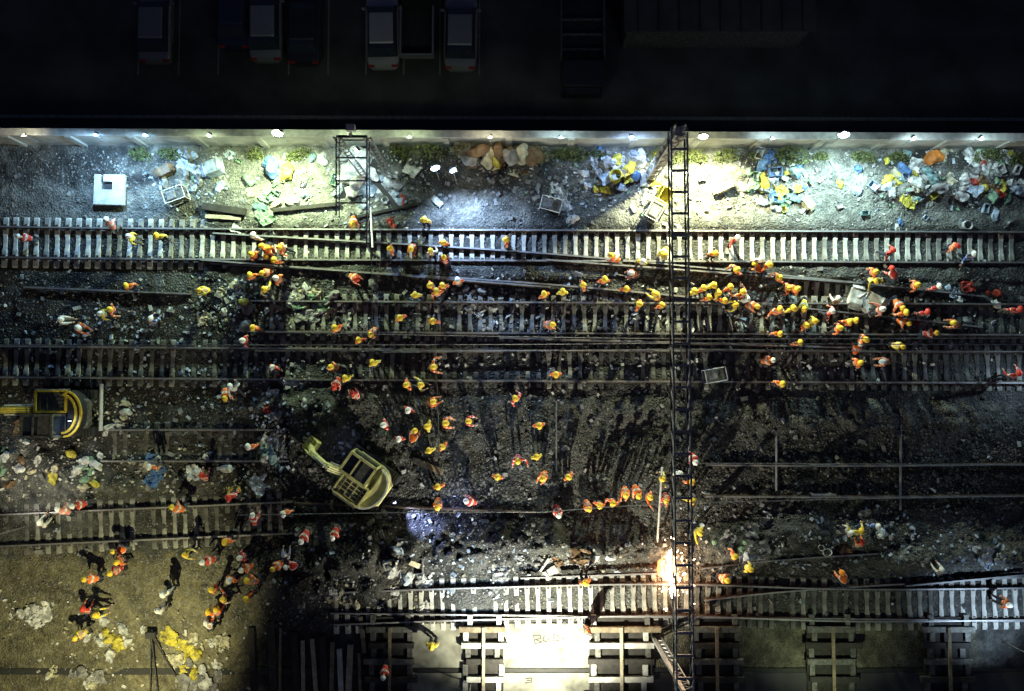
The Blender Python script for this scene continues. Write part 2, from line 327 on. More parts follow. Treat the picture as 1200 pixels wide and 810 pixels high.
def track(key, label, srange=None, Ls=2.5, z=.0, jit=.02, skip=None, offs=(-.752,.752), smat=None):
    P = TW[key]; root = empty('railway_track', P[0]); tag(root, label, 'railway track', 'railway tracks of the yard')
    S = smooth_poly([p-P[0] for p in P]) 
    for o_ in offs: link('rail', rail_mesh(S, o_, z+.1), None, root)
    k = 0
    for (p, a) in resample([p-P[0] for p in P], .51, .1):
        w = p+P[0]; px = 600+24*w.x
        if srange and not (srange[0] <= px <= srange[1]): continue
        if skip and skip(px): continue
        if k >= 100: break
        k += 1
        if random.random() < .03 and key != 'T1': continue
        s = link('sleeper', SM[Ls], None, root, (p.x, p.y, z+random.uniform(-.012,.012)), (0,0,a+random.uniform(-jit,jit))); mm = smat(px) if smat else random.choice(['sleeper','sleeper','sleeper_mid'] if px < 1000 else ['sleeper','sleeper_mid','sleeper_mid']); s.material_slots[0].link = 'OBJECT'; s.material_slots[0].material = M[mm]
track('T1', 'straight top railway track with clean concrete sleepers nearest the wall')
track('T1b', 'diverging railway track crossing from the top track to the second', (900,1010), 2.5, -.02)
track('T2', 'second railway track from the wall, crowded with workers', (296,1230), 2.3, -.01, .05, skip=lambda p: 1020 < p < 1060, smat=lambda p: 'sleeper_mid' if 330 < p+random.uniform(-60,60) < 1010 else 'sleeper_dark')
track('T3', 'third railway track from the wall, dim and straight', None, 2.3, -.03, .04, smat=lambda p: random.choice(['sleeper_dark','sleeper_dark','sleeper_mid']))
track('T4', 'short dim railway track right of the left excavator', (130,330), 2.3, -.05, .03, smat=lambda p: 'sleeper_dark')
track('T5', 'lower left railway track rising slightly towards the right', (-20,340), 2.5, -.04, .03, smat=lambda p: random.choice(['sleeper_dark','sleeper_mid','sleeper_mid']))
track('T6', 'bottom railway track running beside the bright paving', (396,1230), 2.5, 0, .03, smat=lambda p: 'sleeper' if p < 700 or p > 1090 else 'sleeper_mid' if p < 790 else random.choice(['sleeper_mid','sleeper_dark']))  # paler sleepers where lamps reach, darker ones painted for the dim stretch
track('T7', 'half buried railway track in the dark lower right', (2000,3000), 2.3, -.04)
track('T6b', 'curved rails diverging upward from the bottom track at right', (2000,3000), 2.3, -.03)
def loose_rail(a, b, label, z=.12, name='loose_rail', top=None):
    A = at(*a, z); B = at(*b, z); root = link(name, rail_mesh([Vector((0,0,0)), (B-A)*.5, B-A], 0, 0), None, None, A)
    if top: root.data.materials[1] = M[top]
    tag(root, label, 'rail', 'loose rails lying in the yard')
loose_rail((236,305),(645,337), 'long loose rail slanting just below the top track on the left', .2)
loose_rail((640,305),(1016,333), 'long loose rail slanting below the top track at the gantry', .2)
loose_rail((388,718),(1200,727), 'very long rail lying between bottom track and paving', .06)
loose_rail((610,677),(780,671), 'spare rail just above the bottom track left of the flame', .25)
loose_rail((450,413),(650,411), 'spare rail between second and third tracks left of centre', .12)
loose_rail((585,396),(1000,408), 'spare rail lying along the lower edge of the second track', .16)
loose_rail((1060,686),(1200,673), 'loose rail above the bottom track at the far right', .25)
loose_rail((345,590),(655,601), 'loose rail crossing the dark rubble below the pale excavator', .1, top='rail')
loose_rail((30,337),(225,345), 'loose rail in the dark left area under the top track', .06)

# ------------------------------------------------------------ lamps
def lamp_light(parent, target, power, color, size=R(110), blend=.8, rad=.12, loc=(0,0,0)):
    l = bpy.data.lights.new('spot', 'SPOT'); l.energy = power; l.color = color; l.spot_size = size; l.spot_blend = blend; l.shadow_soft_size = rad
    o = bpy.data.objects.new('light', l); COL.objects.link(o); o.parent = parent; o.location = loc
    d = Vector(target) - (parent.location+Vector(loc)); o.rotation_euler = d.to_track_quat('-Z','Y').to_euler(); return o
LM = {}
def lens_mat(color, s):
    k = (color, s)
    if k not in LM: LM[k] = node_mat('lit_lamp_lens', (.8,.8,.8), .4, emit=color, estr=s)
    return LM[k]
def floodlight(px, py, z, tpx, tpy, power, color, label, size=110, stand=True, base=None, w=.34, est=18, blend=.8, head_name='floodlight', group=None, ondark=False):
    p = at(px, py, z); root = empty(head_name, p); tag(root, label, 'lamp', group)
    t = at(tpx, tpy, 0); d = (t-p).normalized(); q = d.to_track_quat('Y', 'Z'); M4 = q.to_matrix().to_4x4()
    mb = MB(); mb.box((0,-.09,-.06), (w*.9,.08,w*.5), M4=M4); mb.build('lamp_housing', M['steel'], root, .01)
    lm = sphere_mesh('lamp_lens', w*.5, lens_mat(color, est), 16, 10, (1,.55,.7)); link('lamp_lens', lm, None, root, (0,0,0), q.to_euler())
    if stand:
        g = height(p.x, p.y) if base is None else base
        st = MB(); st.bar((0,0,-.14), (0,0,float(g)-z), .05, n=8); st.bar((-.2,0,-.14),(.2,0,-.14),.04); 
        st.build('lamp_post', M['steel'], root)
    lamp_light(root, t, power, color, R(size), blend, .1, tuple(d*(w*.5+.04)))
    return root
GW = (.8,1.0,.56); CW = (.68,.95,1.0); BW = (.45,.66,1.0); YW = (1.0,.93,.62); WW = (1.0,.82,.5)
G = 'lamps along the wall top'
K = 1.0
floodlight(325,156,3.1, 322,285, 3100, GW, 'brightest white floodlight on the wall top left of the lattice mast', 150, base=1.65, group=G, est=60, w=.5)
floodlight(824,160,3.1, 815,300, 5000, (.98,1.0,.58), 'brightest floodlight on the wall top just right of the gantry', 150, base=1.65, group=G, est=60, w=.42)
floodlight(989,158,3.1, 975,290, 2100, (.68,1,.95), 'wide white floodlight on the wall top in the right third', 150, base=1.65, group=G, est=40, w=.5)
for (lx, pw, wcol, pos) in [(28,60,YW,'first small wall lamp, at the far left edge'),(112,800,(.36,.66,1.0),'second small wall lamp from the left, added bluish fill'),(170,700,(.4,.72,1.0),'third small wall lamp from the left, added bluish fill'),(245,170,GW,'small wall lamp left of the first bright floodlight'),
        (408,80,GW,'added small wall lamp behind the lattice mast'),(480,70,GW,'added small wall lamp just right of the lattice mast'),(575,70,YW,'small wall lamp right of the double work lamps'),(657,80,CW,'small wall lamp midway between mast and gantry'),(740,330,BW,'small bluish wall lamp just left of the gantry'),
        (905,90,CW,'added small wall lamp midway between the two right floodlights'),(1071,200,CW,'small wall lamp right of the wide white floodlight'),(1150,160,CW,'last small wall lamp, near the right edge')]:
    floodlight(lx, 158+lx*.004, 2.75, lx, 183+(75 if pw>600 else 45 if pw>150 else 0), pw, wcol, pos, 165, base=1.65, group=G, w=.13 if pw<150 else .2, est=2 if pw<150 else 12)  # some of these lamps are added in the gaps to brighten the wall
floodlight(510,197,2.6, 550,320, 1300, BW, 'bluish white work lamp on a stand, left one of the pair', 110, w=.42, est=25, group='pair of bluish work lamps on stands')
floodlight(531,200,2.6, 610,330, 1000, BW, 'bluish white work lamp on a stand, right one of the pair', 110, w=.3, est=25, group='pair of bluish work lamps on stands')
floodlight(418,176,4.2, 416,220, 500, CW, 'white work lamp fixed to the lattice mast', 80, stand=False, w=.25, est=15)
# floodlights beyond the frame edges whose beams the photograph shows
floodlight(640,885,4.7, 640,600, 7000, (1,.97,.72), 'bright floodlight on a stand just below the bottom paving', 132, w=.5)
floodlight(545,850,5.0, 560,640, 1500, (.5,.74,1), 'cool floodlight on a stand left of the bright one below the paving', 55, w=.4)
floodlight(110,930,9.0, 120,700, 3300, (1,.94,.5), 'warm floodlight on a stand below the tan soil', 95, w=.5)
floodlight(1250,790,4.5, 1150,715, 700, (.6,.8,1), 'cool floodlight on a stand beyond the lower right corner', 75, w=.4)
floodlight(990,860,4.0, 960,730, 260, (.85,1,.6), 'floodlight on a stand below the paving right of the gantry', 105, w=.4)
floodlight(1300,400,3.0, 1120,500, 420, (.6,.82,1), 'cool floodlight on a stand beyond the right edge', 75, blend=1.0, w=.4)
floodlight(-50,640,5.0, 60,555, 480, (1,.95,.75), 'floodlight on a stand beyond the left edge', 70, w=.4)

# ------------------------------------------------------------ perimeter wall and parking lot
def build_wall():
    root = empty('perimeter_wall', (WALL_A.x, WALL_A.y, 0)); tag(root, 'long pale concrete perimeter wall between the yard and the dark lot', 'wall')
    a = math.atan(WS); root.rotation_euler = (0,0,a); x0, x1 = -6, 58
    mb = MB(); mb.box(((x0+x1)/2, .14, -1.7), (x1-x0, .24, 6.6)); mb.build('wall_panel', M['wall'], root)
    cp = MB(); cp.box(((x0+x1)/2, .14, 1.65), (x1-x0, .34, .1)); cp.build('coping', M['conc'], root)
    x = x0+1.2
    while x < x1:
        p = MB(); p.box((0,-.03,.75), (.3,.1,1.68)); p.build('pier', M['wall'], root, loc=(x,0,0)); x += 3.0
build_wall()
LOT = -3.5
lot = MB(); lot.add([(-300,wall_y(0)-.5,LOT),(300,wall_y(0)-.5,LOT),(300,300,LOT),(-300,300,LOT)], [(0,1,2,3)]); tag(lot.build('parking_lot', M['asphalt']), kind='structure')
k = MB(); A = at(-60,137,LOT); B = at(1260,141,LOT); k.bar(A+Vector((0,0,.06)), B+Vector((0,0,.06)), .18, .14); tag(k.build('kerb', node_mat('kerb_stone', (.22,.22,.23), .9)), kind='structure')
M['line'] = node_mat('faded_parking_paint', (.16,.16,.16), .9)
pl = MB()
for px in (165,212,258,340,386,430,474,516,562):
    a = at(px, -40, LOT); b = at(px, 88, LOT); pl.box((a.x, (a.y+b.y)/2, LOT+.006), (.08, a.y-b.y, .004))
tag(pl.build('parking_markings', M['line']), kind='structure')
CARC = {'grey':(.2,.2,.21),'white':(.4,.4,.4),'black':(.03,.03,.035),'silver':(.25,.26,.27),'dark blue':(.03,.04,.08)}
CM = {k: node_mat(k.replace(' ','_')+'_car_paint', c, .35, .3, var=.06, coat=.6) for k, c in CARC.items()}
M['redlamp'] = node_mat('red_lamp_glass', (.3,.02,.02), .3); M['clear'] = node_mat('clear_lamp_glass', (.5,.5,.5), .2)
def car_body_mesh(mat, Lc=4.5, W=1.78):
    # lofted cross sections along y
    secs = [(-2.25,.62,.35,.62),(-2.1,.8,.28,.84),(-1.5,.88,.25,.95),(-.5,.89,.25,.97),(.6,.89,.25,.97),(1.2,.88,.25,.9),(2.0,.8,.28,.76),(2.25,.6,.35,.6)]
    vs = []; 
    for y,w,zb,zt in secs: vs += [(-w*.9,y,zb),(w*.9,y,zb),(w,y,zb+.18),(w,y,zt-.1),(w*.9,y,zt),(-w*.9,y,zt),(-w,y,zt-.1),(-w,y,zb+.18)]
    fs = [tuple(range(8))]; 
    for i in range(len(secs)-1): fs += [(8*i+k,8*i+8+k,8*i+8+(k+1)%8,8*i+(k+1)%8) for k in range(8)]
    fs.append(tuple(8*(len(secs)-1)+k for k in range(7,-1,-1))); mb = MB(); mb.add(vs, fs); return mb
def make_car(px, py, col, label, flip=False, sc_=1.0):
    p = at(px, py, LOT); root = empty('parked_car', p, R(180 if flip else 0)+R(random.uniform(-1.5,1.5))); root.scale = (sc_,)*3
    tag(root, label, 'car', 'cars parked in the dark lot')
    car_body_mesh(None).build('body', CM[col], root, .04, smooth=True)
    g = MB(); g.prism([(-.8,-1.75),(.8,-1.75),(.8,1.05),(-.8,1.05)], .94, 1.36, inset=.8); g.build('cabin_glass', M['glass'], root)
    r = MB(); r.box((0,-.36,1.37), (1.32,1.75,.1), taper=.9); r.build('roof', CM[col], root, .045)
    for s in (-1,1):
        h = MB(); h.box((s*.6,2.12,.66), (.36,.22,.14)); h.build('headlight', M['clear'], root, .02)
        h = MB(); h.box((s*.62,-2.14,.75), (.34,.16,.14)); h.build('tail_light', M['redlamp'], root, .02)
        h = MB(); h.box((s*.98,.85,.98), (.2,.12,.12)); h.build('wing_mirror', CM[col], root, .02)
        for y in (-1.4,1.4):
            w = MB(); w.bar((s*.72,y,.33),(s*.9,y,.33), .64, n=16); w.build('wheel', M['rubber'], root)
make_car(189,32,'grey','dark grey parked car, leftmost in the lot')
make_car(281,16,'dark blue','dark blue parked car, second from left in the lot')
make_car(316,30,'silver','dim silver parked car, third from left beside the blue one')
make_car(361,34,'black','black parked car, fourth from left in the lot')
make_car(451,38,'white','white parked car left of the black pickup in the lot')
make_car(541,40,'silver','silver parked car with a glinting roof, rightmost in the lot')
def pickup():
    root = empty('pickup_truck', at(491,22,LOT)); tag(root, 'black pickup with an open dark bed between two parked cars', 'pickup')
    for nm, d in (('front_panel',((0,2.2,.8),(1.7,.9,.5))),('tailgate',((0,-2.4,.8),(1.7,.08,.6)))):
        m = MB(); m.box(*d); m.build(nm, CM['silver'], root, .03)
    m = MB(); m.box((0,-.2,.55), (1.7,4.3,.12)); m.build('bed', M['rubber'], root)
    for s in (-1,1):
        m = MB(); m.box((s*.86,-1.1,.85), (.1,2.7,.5)); m.build('side_panel', CM['silver'], root, .03)
        for y in (-1.5,1.9):
            w = MB(); w.bar((s*.7,y,.38),(s*.92,y,.38), .74, n=16); w.build('wheel', M['rubber'], root)
    m = MB(); m.box((0,1,1.1), (1.66,1.5,1.0), taper=.85); m.build('cab', CM['black'], root, .05)
pickup()
def lorry():
    p = at(680,40,LOT); root = empty('parked_lorry', p); tag(root, 'dark parked lorry with a slatted bed right of the cars', 'lorry')
    m = MB(); m.box((0,.6,1.0), (2.3,5.2,.2)); m.build('load_bed', M['darksteel'], root)
    for s in (-1,1):
        m = MB(); m.box((s*1.12,.6,1.4), (.06,5.2,.7)); m.build('side_board', M['grime'], root)
        for y in (-2.4,.2,2.2):
            w = MB(); w.bar((s*.8,y,.45),(s*1.1,y,.45), .9, n=16); w.build('wheel', M['rubber'], root)
    for y in (-1.4,-.6,.2): m = MB(); m.box((0,y,1.3), (2.1,.1,.1)); m.build('cross_bar', M['grime'], root)
    m = MB(); m.box((0,-3.0,1.3), (2.2,1.5,1.7), taper=.9); m.build('cab', CM['black'], root, .06)
    m = MB(); m.box((0,-3.72,1.6), (1.8,.1,.5), (R(-10),0,0)); m.build('windscreen', M['glass'], root)
lorry()
def shed():
    p = at(830,20,LOT); root = empty('storage_shed', p); tag(root, 'long dark flat roofed shed right of the lorry', 'shed')
    m = MB(); m.box((0,1.5,1.2), (9.4,6.4,2.4)); m.build('wall', M['grime'], root)
    m = MB(); m.box((0,1.5,2.46), (9.8,6.8,.1)); m.build('roof', node_mat('dark_roofing', (.06,.06,.06), .8, var=.3, scale=.8), root)
    for i in range(9): m = MB(); m.box((-4.2+i*1.05,1.5,2.54), (.05,6.8,.05)); m.build('roof_seam', M['darksteel'], root)
shed()

# ------------------------------------------------------------ gantry (portal beam over the tracks)
def gantry():
    zb, zt = 6.5, 7.1; T = at(796,150,zt); Bm = at(796,822,zt); x0 = T.x
    root = empty('overhead_line_gantry', (at(762,193).x, at(762,193).y, 0)); tag(root, 'tall steel lattice gantry spanning every track from wall to paving', 'gantry')
    o = root.location; w = .66; y0, y1 = T.y, Bm.y
    def P(x, y, z): return Vector((x-o.x, y-o.y, z))
    for x in (x0-w/2, x0+w/2):
        for z in (zb, zt): m = MB(); m.bar(P(x,y0,z), P(x,y1,z), .062); m.build('chord', M['steel'] if z == zt else M['darksteel'], root)
    n = 26; st = (y0-y1)/n
    for i in range(n+1):
        y = y0-i*st; m = MB(); m.bar(P(x0-w/2,y,zt-.005), P(x0+w/2,y,zt-.005), .1, .06); m.build('rung', M['steel'], root)
        if i < n:
            m = MB(); m.bar(P(x0+w/2+.01,y,zt), P(x0+w/2+.01,y-st,zb), .04); m.bar(P(x0-w/2-.01,y,zb), P(x0-w/2-.01,y-st,zt), .04); m.build('diagonal_brace', M['steel'], root)
    for yy in (y0-.2,):
        ms = MB(); cx = x0-.02
        for sx in (-.2,.2):
            for sy in (-.2,.2): ms.bar(P(cx+sx,yy+sy,-.2), P(cx+sx,yy+sy,zt+.4), .08)
        k = 0; z = .2
        while z < zt:
            s = 1 if k % 2 else -1
            for f in (-.2,.2): ms.bar(P(cx-s*.2,yy+f,z), P(cx+s*.2,yy+f,z+.45), .05); ms.bar(P(cx+f,yy-s*.2,z), P(cx+f,yy+s*.2,z+.45), .05)
            z += .45; k += 1
        ms.bar(P(cx,yy,-.2), P(cx,yy,zt+.1), .3 if yy > 0 else .12, .3 if yy > 0 else .12)
        ms.build('mast', M['conc'] if yy > 0 else M['steel'], root)
        f = MB(); f.box(P(cx,yy,.1), (1,1,.3)); f.build('footing', M['conc'], root, .02)
    yy = y1+.35; ms = MB(); ms.bar(P(x0-.05,yy,-.2), P(x0-.05,yy,zt), .15)
    for k in range(12): z = .3+k*.55; ms.bar(P(x0-.05,yy,z), P(x0+.35,yy,z+.28), .04); ms.bar(P(x0+.35,yy,z+.28), P(x0-.05,yy,z+.55), .04)
    ms.bar(P(x0+.35,yy,-.2), P(x0+.35,yy,zt), .06); ms.build('mast', M['steel'], root)
gantry()
def small_gantry():
    zt = 6.8; a = at(394,160,zt); b = at(430,160,zt); c = at(394,252,zt); o = at(425,205); 
    root = empty('lattice_mast', (o.x,o.y,0)); tag(root, 'shorter lattice mast and open frame between the two left lamps', 'mast')
    def P(v, dz=0): return Vector((v.x-o.x, v.y-o.y, v.z+dz))
    d = at(430,290,zt)
    m = MB(); m.bar(P(a),P(b),.09); m.bar(P(a,-.5),P(b,-.5),.05); m.build('top_beam', M['darksteel'], root)
    for q, e in ((a,c),(b,d)):
        m = MB(); m.bar(P(q),P(e),.055); m.bar(P(q,-.6),P(e,-.6),.04); m.build('side_beam', M['steel'], root)
    for py in (185,212,238):
        m = MB(); m.bar(P(at(394,py,zt)),P(at(430,py,zt)),.06); m.build('cross_bar', M['steel'], root)
    for px,py in ((395,161),(430,161)):
        t = at(px,py,zt); m = MB(); 
        for s in (-.14,.14): m.bar((t.x-o.x+s,t.y-o.y,-.2),(t.x-o.x+s,t.y-o.y,zt),.07)
        for i in range(14): z = .3+i*.47; m.bar((t.x-o.x-.14,t.y-o.y,z),(t.x-o.x+.14,t.y-o.y,z+.3),.04)
        m.build('mast', M['steel'], root)
    m = MB(); t = at(411,150,zt+.5); m.bar(P(at(411,160,zt)),P(t),.08); m.box(P(t), (.35,.25,.25)); m.build('insulator', M['conc'], root)
small_gantry()
# overhead wires: sagging, strung along the tracks
def wire(pts, z, label, r=.018, mat='steel', grp='overhead wires strung along the tracks'):
    P = [at(a,b,z) for a,b in pts]; A = P[0]; mb = MB(); L = []
    for i in range(len(P)-1):
        for k in range(10): t = k/10; q = P[i].lerp(P[i+1], t); q = q+Vector((0,0,-.25*4*t*(1-t))); L.append(q)
    L.append(P[-1])
    for a, b in zip(L[:-1], L[1:]): mb.bar(a-A, b-A, r*2, n=5)
    o = mb.build('overhead_wire', M[mat], None, loc=A); tag(o, label, 'wire', grp)
wire([(-20,404),(400,404),(795,402),(1220,404)], 6.2, 'upper thin wire over the third track', .02)
wire([(300,411),(640,410),(795,409),(1220,413)], 6.2, 'lower thin wire over the third track', .02)
wire([(310,389),(795,397),(1220,396)], 5.9, 'thin wire over the lower rail of the second track', .02)
wire([(280,604),(640,600),(795,590),(1220,582)], 5.9, 'thin wire over the lower track at right', .018)
wire([(820,543),(1220,546)], 5.6, 'thin wire over the dark ground at right', .014)
wire([(430,162),(433,250),(436,400)], 6.6, 'thin cable hanging down from the lattice mast', .015)
wire([(505,282),(513,480),(516,570)], 3, 'thin cable crossing the tracks below the double lamp', .012)

# ------------------------------------------------------------ excavators (built facing +y)
def crawler(mb, x, L, W, Hh):
    pts = []; r = Hh/2
    for i in range(7): t = -math.pi/2+math.pi*i/6; pts.append((L/2-r+r*math.cos(t), r+r*math.sin(t)))
    for i in range(7): t = math.pi/2+math.pi*i/6; pts.append((-L/2+r+r*math.cos(t), r+r*math.sin(t)))
    n = len(pts); vs = [(x-W/2,a,b) for a,b in pts]+[(x+W/2,a,b) for a,b in pts]
    mb.add(vs, [tuple(range(n)),tuple(range(2*n-1,n-1,-1))]+[(k,n+k,n+(k+1)%n,(k+1)%n) for k in range(n)])
    for i in range(int(L/.16)): mb.box((x,-L/2+.1+i*.16,Hh+.01), (W+.02,.07,.05))
def excavator(px, py, rz, paint, label, boom_len, s=1.0, bz=1.9, open_cab=True):
    p = at(px, py, 0); z = float(height(p.x,p.y)); root = empty('excavator', (p.x,p.y,z-.03), rz); root.scale = (s,)*3; tag(root, label, 'excavator', 'excavators working in the yard')
    for x in (-.95,.95):
        m = MB(); crawler(m, x, 3.0, .45, .65); m.build('crawler_track', M['rubber'], root)
    m = MB(); m.box((0,0,.6),(1.5,1.8,.35)); m.build('undercarriage', M['darksteel'], root)
    m = MB(); m.prism([(-1.15,-.6),(-.6,-1.4),(.6,-1.4),(1.15,-.6),(1.15,.9),(-1.15,.9)], .8, 1.25); m.build('deck', M[paint if paint=='khaki' else 'grime'], root, .03)
    # counterweight: curved rear
    pts = [(1.15*math.cos(t), -.55+.85*math.sin(t)) for t in [math.pi+math.pi*i/12 for i in range(13)]]
    cw = [(x,y) for x,y in pts]+[(1.0,-.62),(-1.0,-.62)]
    m = MB(); m.prism(cw, .85, 1.75, inset=.98); m.build('counterweight', M[paint if paint=='khaki' else 'darksteel'], root, .05)
    rim = MB()
    for a,b in zip(pts[:-1],pts[1:]): rim.bar((a[0]*.97,a[1]*.97,1.8),(b[0]*.97,b[1]*.97,1.8),.09)
    if paint == 'yellow':
        for a,b in zip(pts[:-1],pts[1:]): rim.bar((a[0]*.82,a[1]*.8,1.82),(b[0]*.82,b[1]*.8,1.82),.1)
    rim.build('counterweight_rim', M['silver' if paint=='khaki' else paint], root)
    # engine bay right rear, radiator grid
    m = MB(); m.box((.6,.15,1.5),(1.02,1.45,.5)); m.build('engine_hood', M['grime'], root, .03)
    g = MB()
    for i in range(5): g.box((.2+i*.2,.15,1.77),(.03,1.3,.03))
    for i in range(4): g.box((.6,-.35+i*.34,1.785),(.95,.03,.03))
    g.build('radiator_grille', M[paint if paint=='khaki' else 'grime'], root)
    m = MB()
    for a,b in (((.1,-.6,1.8),(.1,.9,1.8)),((.1,-.6,1.8),(1.13,-.6,1.8)),((1.13,-.6,1.8),(1.13,.9,1.8)),((.1,.9,1.8),(1.13,.9,1.8))): m.bar(a,b,.1)
    m.build('hood_frame', M[paint], root)
    # cab left front
    cab = MB(); x0,x1,y0,y1 = -1.12,-.05,-.35,1.15
    for x in (x0,x1):
        for y in (y0,y1): cab.bar((x,y,1.2),(x*.97,y*.97,2.55),.1)
    for z_ in (2.55,1.25):
        for a,b in (((x0,y0),(x1,y0)),((x1,y0),(x1,y1)),((x1,y1),(x0,y1)),((x0,y1),(x0,y0))): cab.bar((a[0]*.97,a[1]*.97,z_),(b[0]*.97,b[1]*.97,z_),.12)
    cab.bar((x0,.55,2.57),(x1,.55,2.57),.08)
    c = cab.build('cab', M[paint if paint=='khaki' else 'grime'], root)
    gl = MB(); gl.box((-.58,.4,1.9),(1.0,1.42,1.2)); gl.build('cab_window', M['glass'], c)
    rf = MB(); rf.box((-.58,.05,2.55),(.9,.55,.05)); rf.build('cab_roof', M['grime'], c)
    # boom, stick, bucket
    b = MB(); j0 = Vector((.2,.9,1.3)); j1 = Vector((.2,.9+boom_len*.45,2.5)); j2 = Vector((.2,.9+boom_len,1.9))
    b.bar(j0,j1,.3,.4); b.bar(j1,j2,.26,.34); b.build('boom', M[paint], root, .03)
    h = MB()
    for dx in (-.22,.22): h.bar((.2+dx,1.0,1.25),(.2+dx,.9+boom_len*.42,2.25),.1,n=8)
    h.bar((.2,.9+boom_len*.4,2.75),(.2,.9+boom_len*.85,2.35),.1,n=8); h.build('hydraulic_cylinder', M['steel'], root)
    s_ = MB(); j3 = j2+Vector((0,.35,-1.2)); s_.bar(j2+Vector((0,-.15,.2)),j3,.2,.26); s_.build('stick', M[paint], root, .02)
    bk = MB(); q = j3+Vector((0,.1,-.15)); W=.75
    prof = [(-.3,.25),(-.42,-.05),(-.3,-.4),(.0,-.5),(.4,-.4)]
    for i in range(4):
        a, c_ = prof[i], prof[i+1]; bk.bar(q+Vector((0,a[0],a[1])), q+Vector((0,c_[0],c_[1])), W, .06) if False else bk.add([q+Vector((-W/2,a[0],a[1])),q+Vector((W/2,a[0],a[1])),q+Vector((W/2,c_[0],c_[1])),q+Vector((-W/2,c_[0],c_[1])),q+Vector((-W/2,a[0]*.88,a[1]*.88)),q+Vector((W/2,a[0]*.88,a[1]*.88)),q+Vector((W/2,c_[0]*.88,c_[1]*.88)),q+Vector((-W/2,c_[0]*.88,c_[1]*.88))],[(0,1,2,3),(7,6,5,4),(0,4,5,1),(1,5,6,2),(2,6,7,3),(3,7,4,0)])
    for sx in (-1,1): bk.prism([(-.3,.25),(-.42,-.05),(-.3,-.4),(0,-.5),(.4,-.4)], 0, .04, M4=Matrix.Translation(q+Vector((sx*W/2,0,0)))@Matrix(((0,0,1,0),(1,0,0,0),(0,1,0,0),(0,0,0,1))))
    for i in range(4): bk.box(q+Vector((-W/2+.1+i*.185,.46,-.4)),(.07,.16,.05))
    bk.bar(q+Vector((-W/2,-.3,.25)),q+Vector((W/2,-.3,.25)),.12); bk.build('bucket', M['grime' if paint=='yellow' else 'khaki'], root)
    hs = MB()
    for dx in (-.08,.02,.12):
        q0 = Vector((.2+dx,.95,1.6))
        for k_ in range(8): a_ = Vector((.2+dx, .95+boom_len*.4*k_/8, 1.65+1.1*math.sin(k_/8*1.57)+.15)); hs.bar(q0, a_, .035, n=5); q0 = a_
    hs.build('hydraulic_hose', M['rubber'], root)
    e = MB(); e.bar((.9,-.4,1.7),(.9,-.4,2.1),.1,n=8); e.build('exhaust_pipe', M['darksteel'], root)
    hr = MB()
    for a,b in (((1.2,-.5,1.3),(1.2,-.5,2.0)),((1.2,.8,1.3),(1.2,.8,2.0)),((1.2,-.5,2.0),(1.2,.8,2.0))): hr.bar(a,b,.05,n=6)
    hr.build('handrail', M['steel'], root)
    return root
ex1 = excavator(430,560, R(55), 'khaki', 'pale yellow excavator with square open frames right of the rubble pile', 1.95, .93)
ex1.scale.x *= -1
ex2 = excavator(84,484, R(90), 'yellow', 'bright yellow excavator with curved counterweight at the left edge', 3.0, .95)
# rear work lamps of the excavators
def worklamp(px,py,z,tpx,tpy,power,color,parent_label,size=60):
    p = at(px,py,z); root = empty('work_lamp', p); tag(root, parent_label, 'lamp')
    m = MB(); m.box((0,0,0),(.16,.1,.1)); m.build('lamp_housing', M['darksteel'], root)
    d = (at(tpx,tpy,0)-p).normalized(); l = MB(); l.box(d*.07+Vector((0,0,.01)),(.12,.08,.09)); l.build('lamp_lens', lens_mat(color, 6), root)
    lamp_light(root, at(tpx,tpy,0), power, color, R(size), 1.0, .05, tuple(d*.15))
worklamp(461,588,.75, 515,630, 1300, (.42,.52,1), 'blue rear work lamp of the pale excavator', 55)
worklamp(411,535,1.6, 404,524, 7, (.4,.5,1), 'small front lamp of the pale excavator', 90)
worklamp(82,492,2.6, 80,520, 40, (.55,.7,1), 'small white lamp on the yellow excavator', 100)
worklamp(532,580,1.7, 540,590, 40, (.3,.4,1), 'blue hand lamp glowing between three workers below centre', 120)

# ------------------------------------------------------------ flame of burning cutting work
def flame():
    p = at(784,668,0); z = float(height(p.x,p.y)); root = empty('cutting_fire', (p.x,p.y,z)); tag(root, 'white hot fire with orange sparks beside the gantry on the bottom track', 'fire')
    em = node_mat('white_hot_flame', (1,.8,.6), .5, emit=(1,.62,.33), estr=22); em2 = node_mat('orange_flame', (1,.3,.1), .5, emit=(1,.22,.06), estr=2.2)
    def blob(name, r, sx, sy, sz, m, seed, loc):
        me = sphere_mesh(name, r, m, 20, 14, (sx,sy,sz)); g = random.Random(seed)
        for v in me.vertices:
            n = 1+.25*math.sin(v.co.y*9+seed)+.2*math.sin(v.co.x*14+v.co.z*8); v.co = Vector((v.co.x*n, v.co.y*(1+.1*n), v.co.z))
        return link(name, me, None, root, loc)
    blob('flame_core', .26, .7, 2.1, 1.6, em, 1, (0,0,.5)); blob('flame_tongue', .14, .8, 2.6, 1.2, em, 2, (.05,-.85,.5)); blob('flame_tip', .18, 1.0, 1.3, 1.3, em, 3, (-.03,.75,.5))
    blob('ember_glow', .2, .8, 1.8, 1.0, em2, 4, (-.5,.15,.3)) 
    sp = MB(); g = random.Random(3)
    for i in range(60): a = Vector((g.gauss(0,.5), g.gauss(.1,.8), g.uniform(.1,1.2))); sp.bar(a, a+Vector((g.gauss(0,.05),g.gauss(0,.07),.03)), .02)
    o = sp.build('sparks', em, root); tag(o, kind='stuff')
    l = bpy.data.lights.new('fire_light','POINT'); l.energy = 24; l.color = (1,.36,.1); l.shadow_soft_size = .3; lo = bpy.data.objects.new('light', l); COL.objects.link(lo); lo.parent = root; lo.location = (-.15,.1,1.5)
flame()
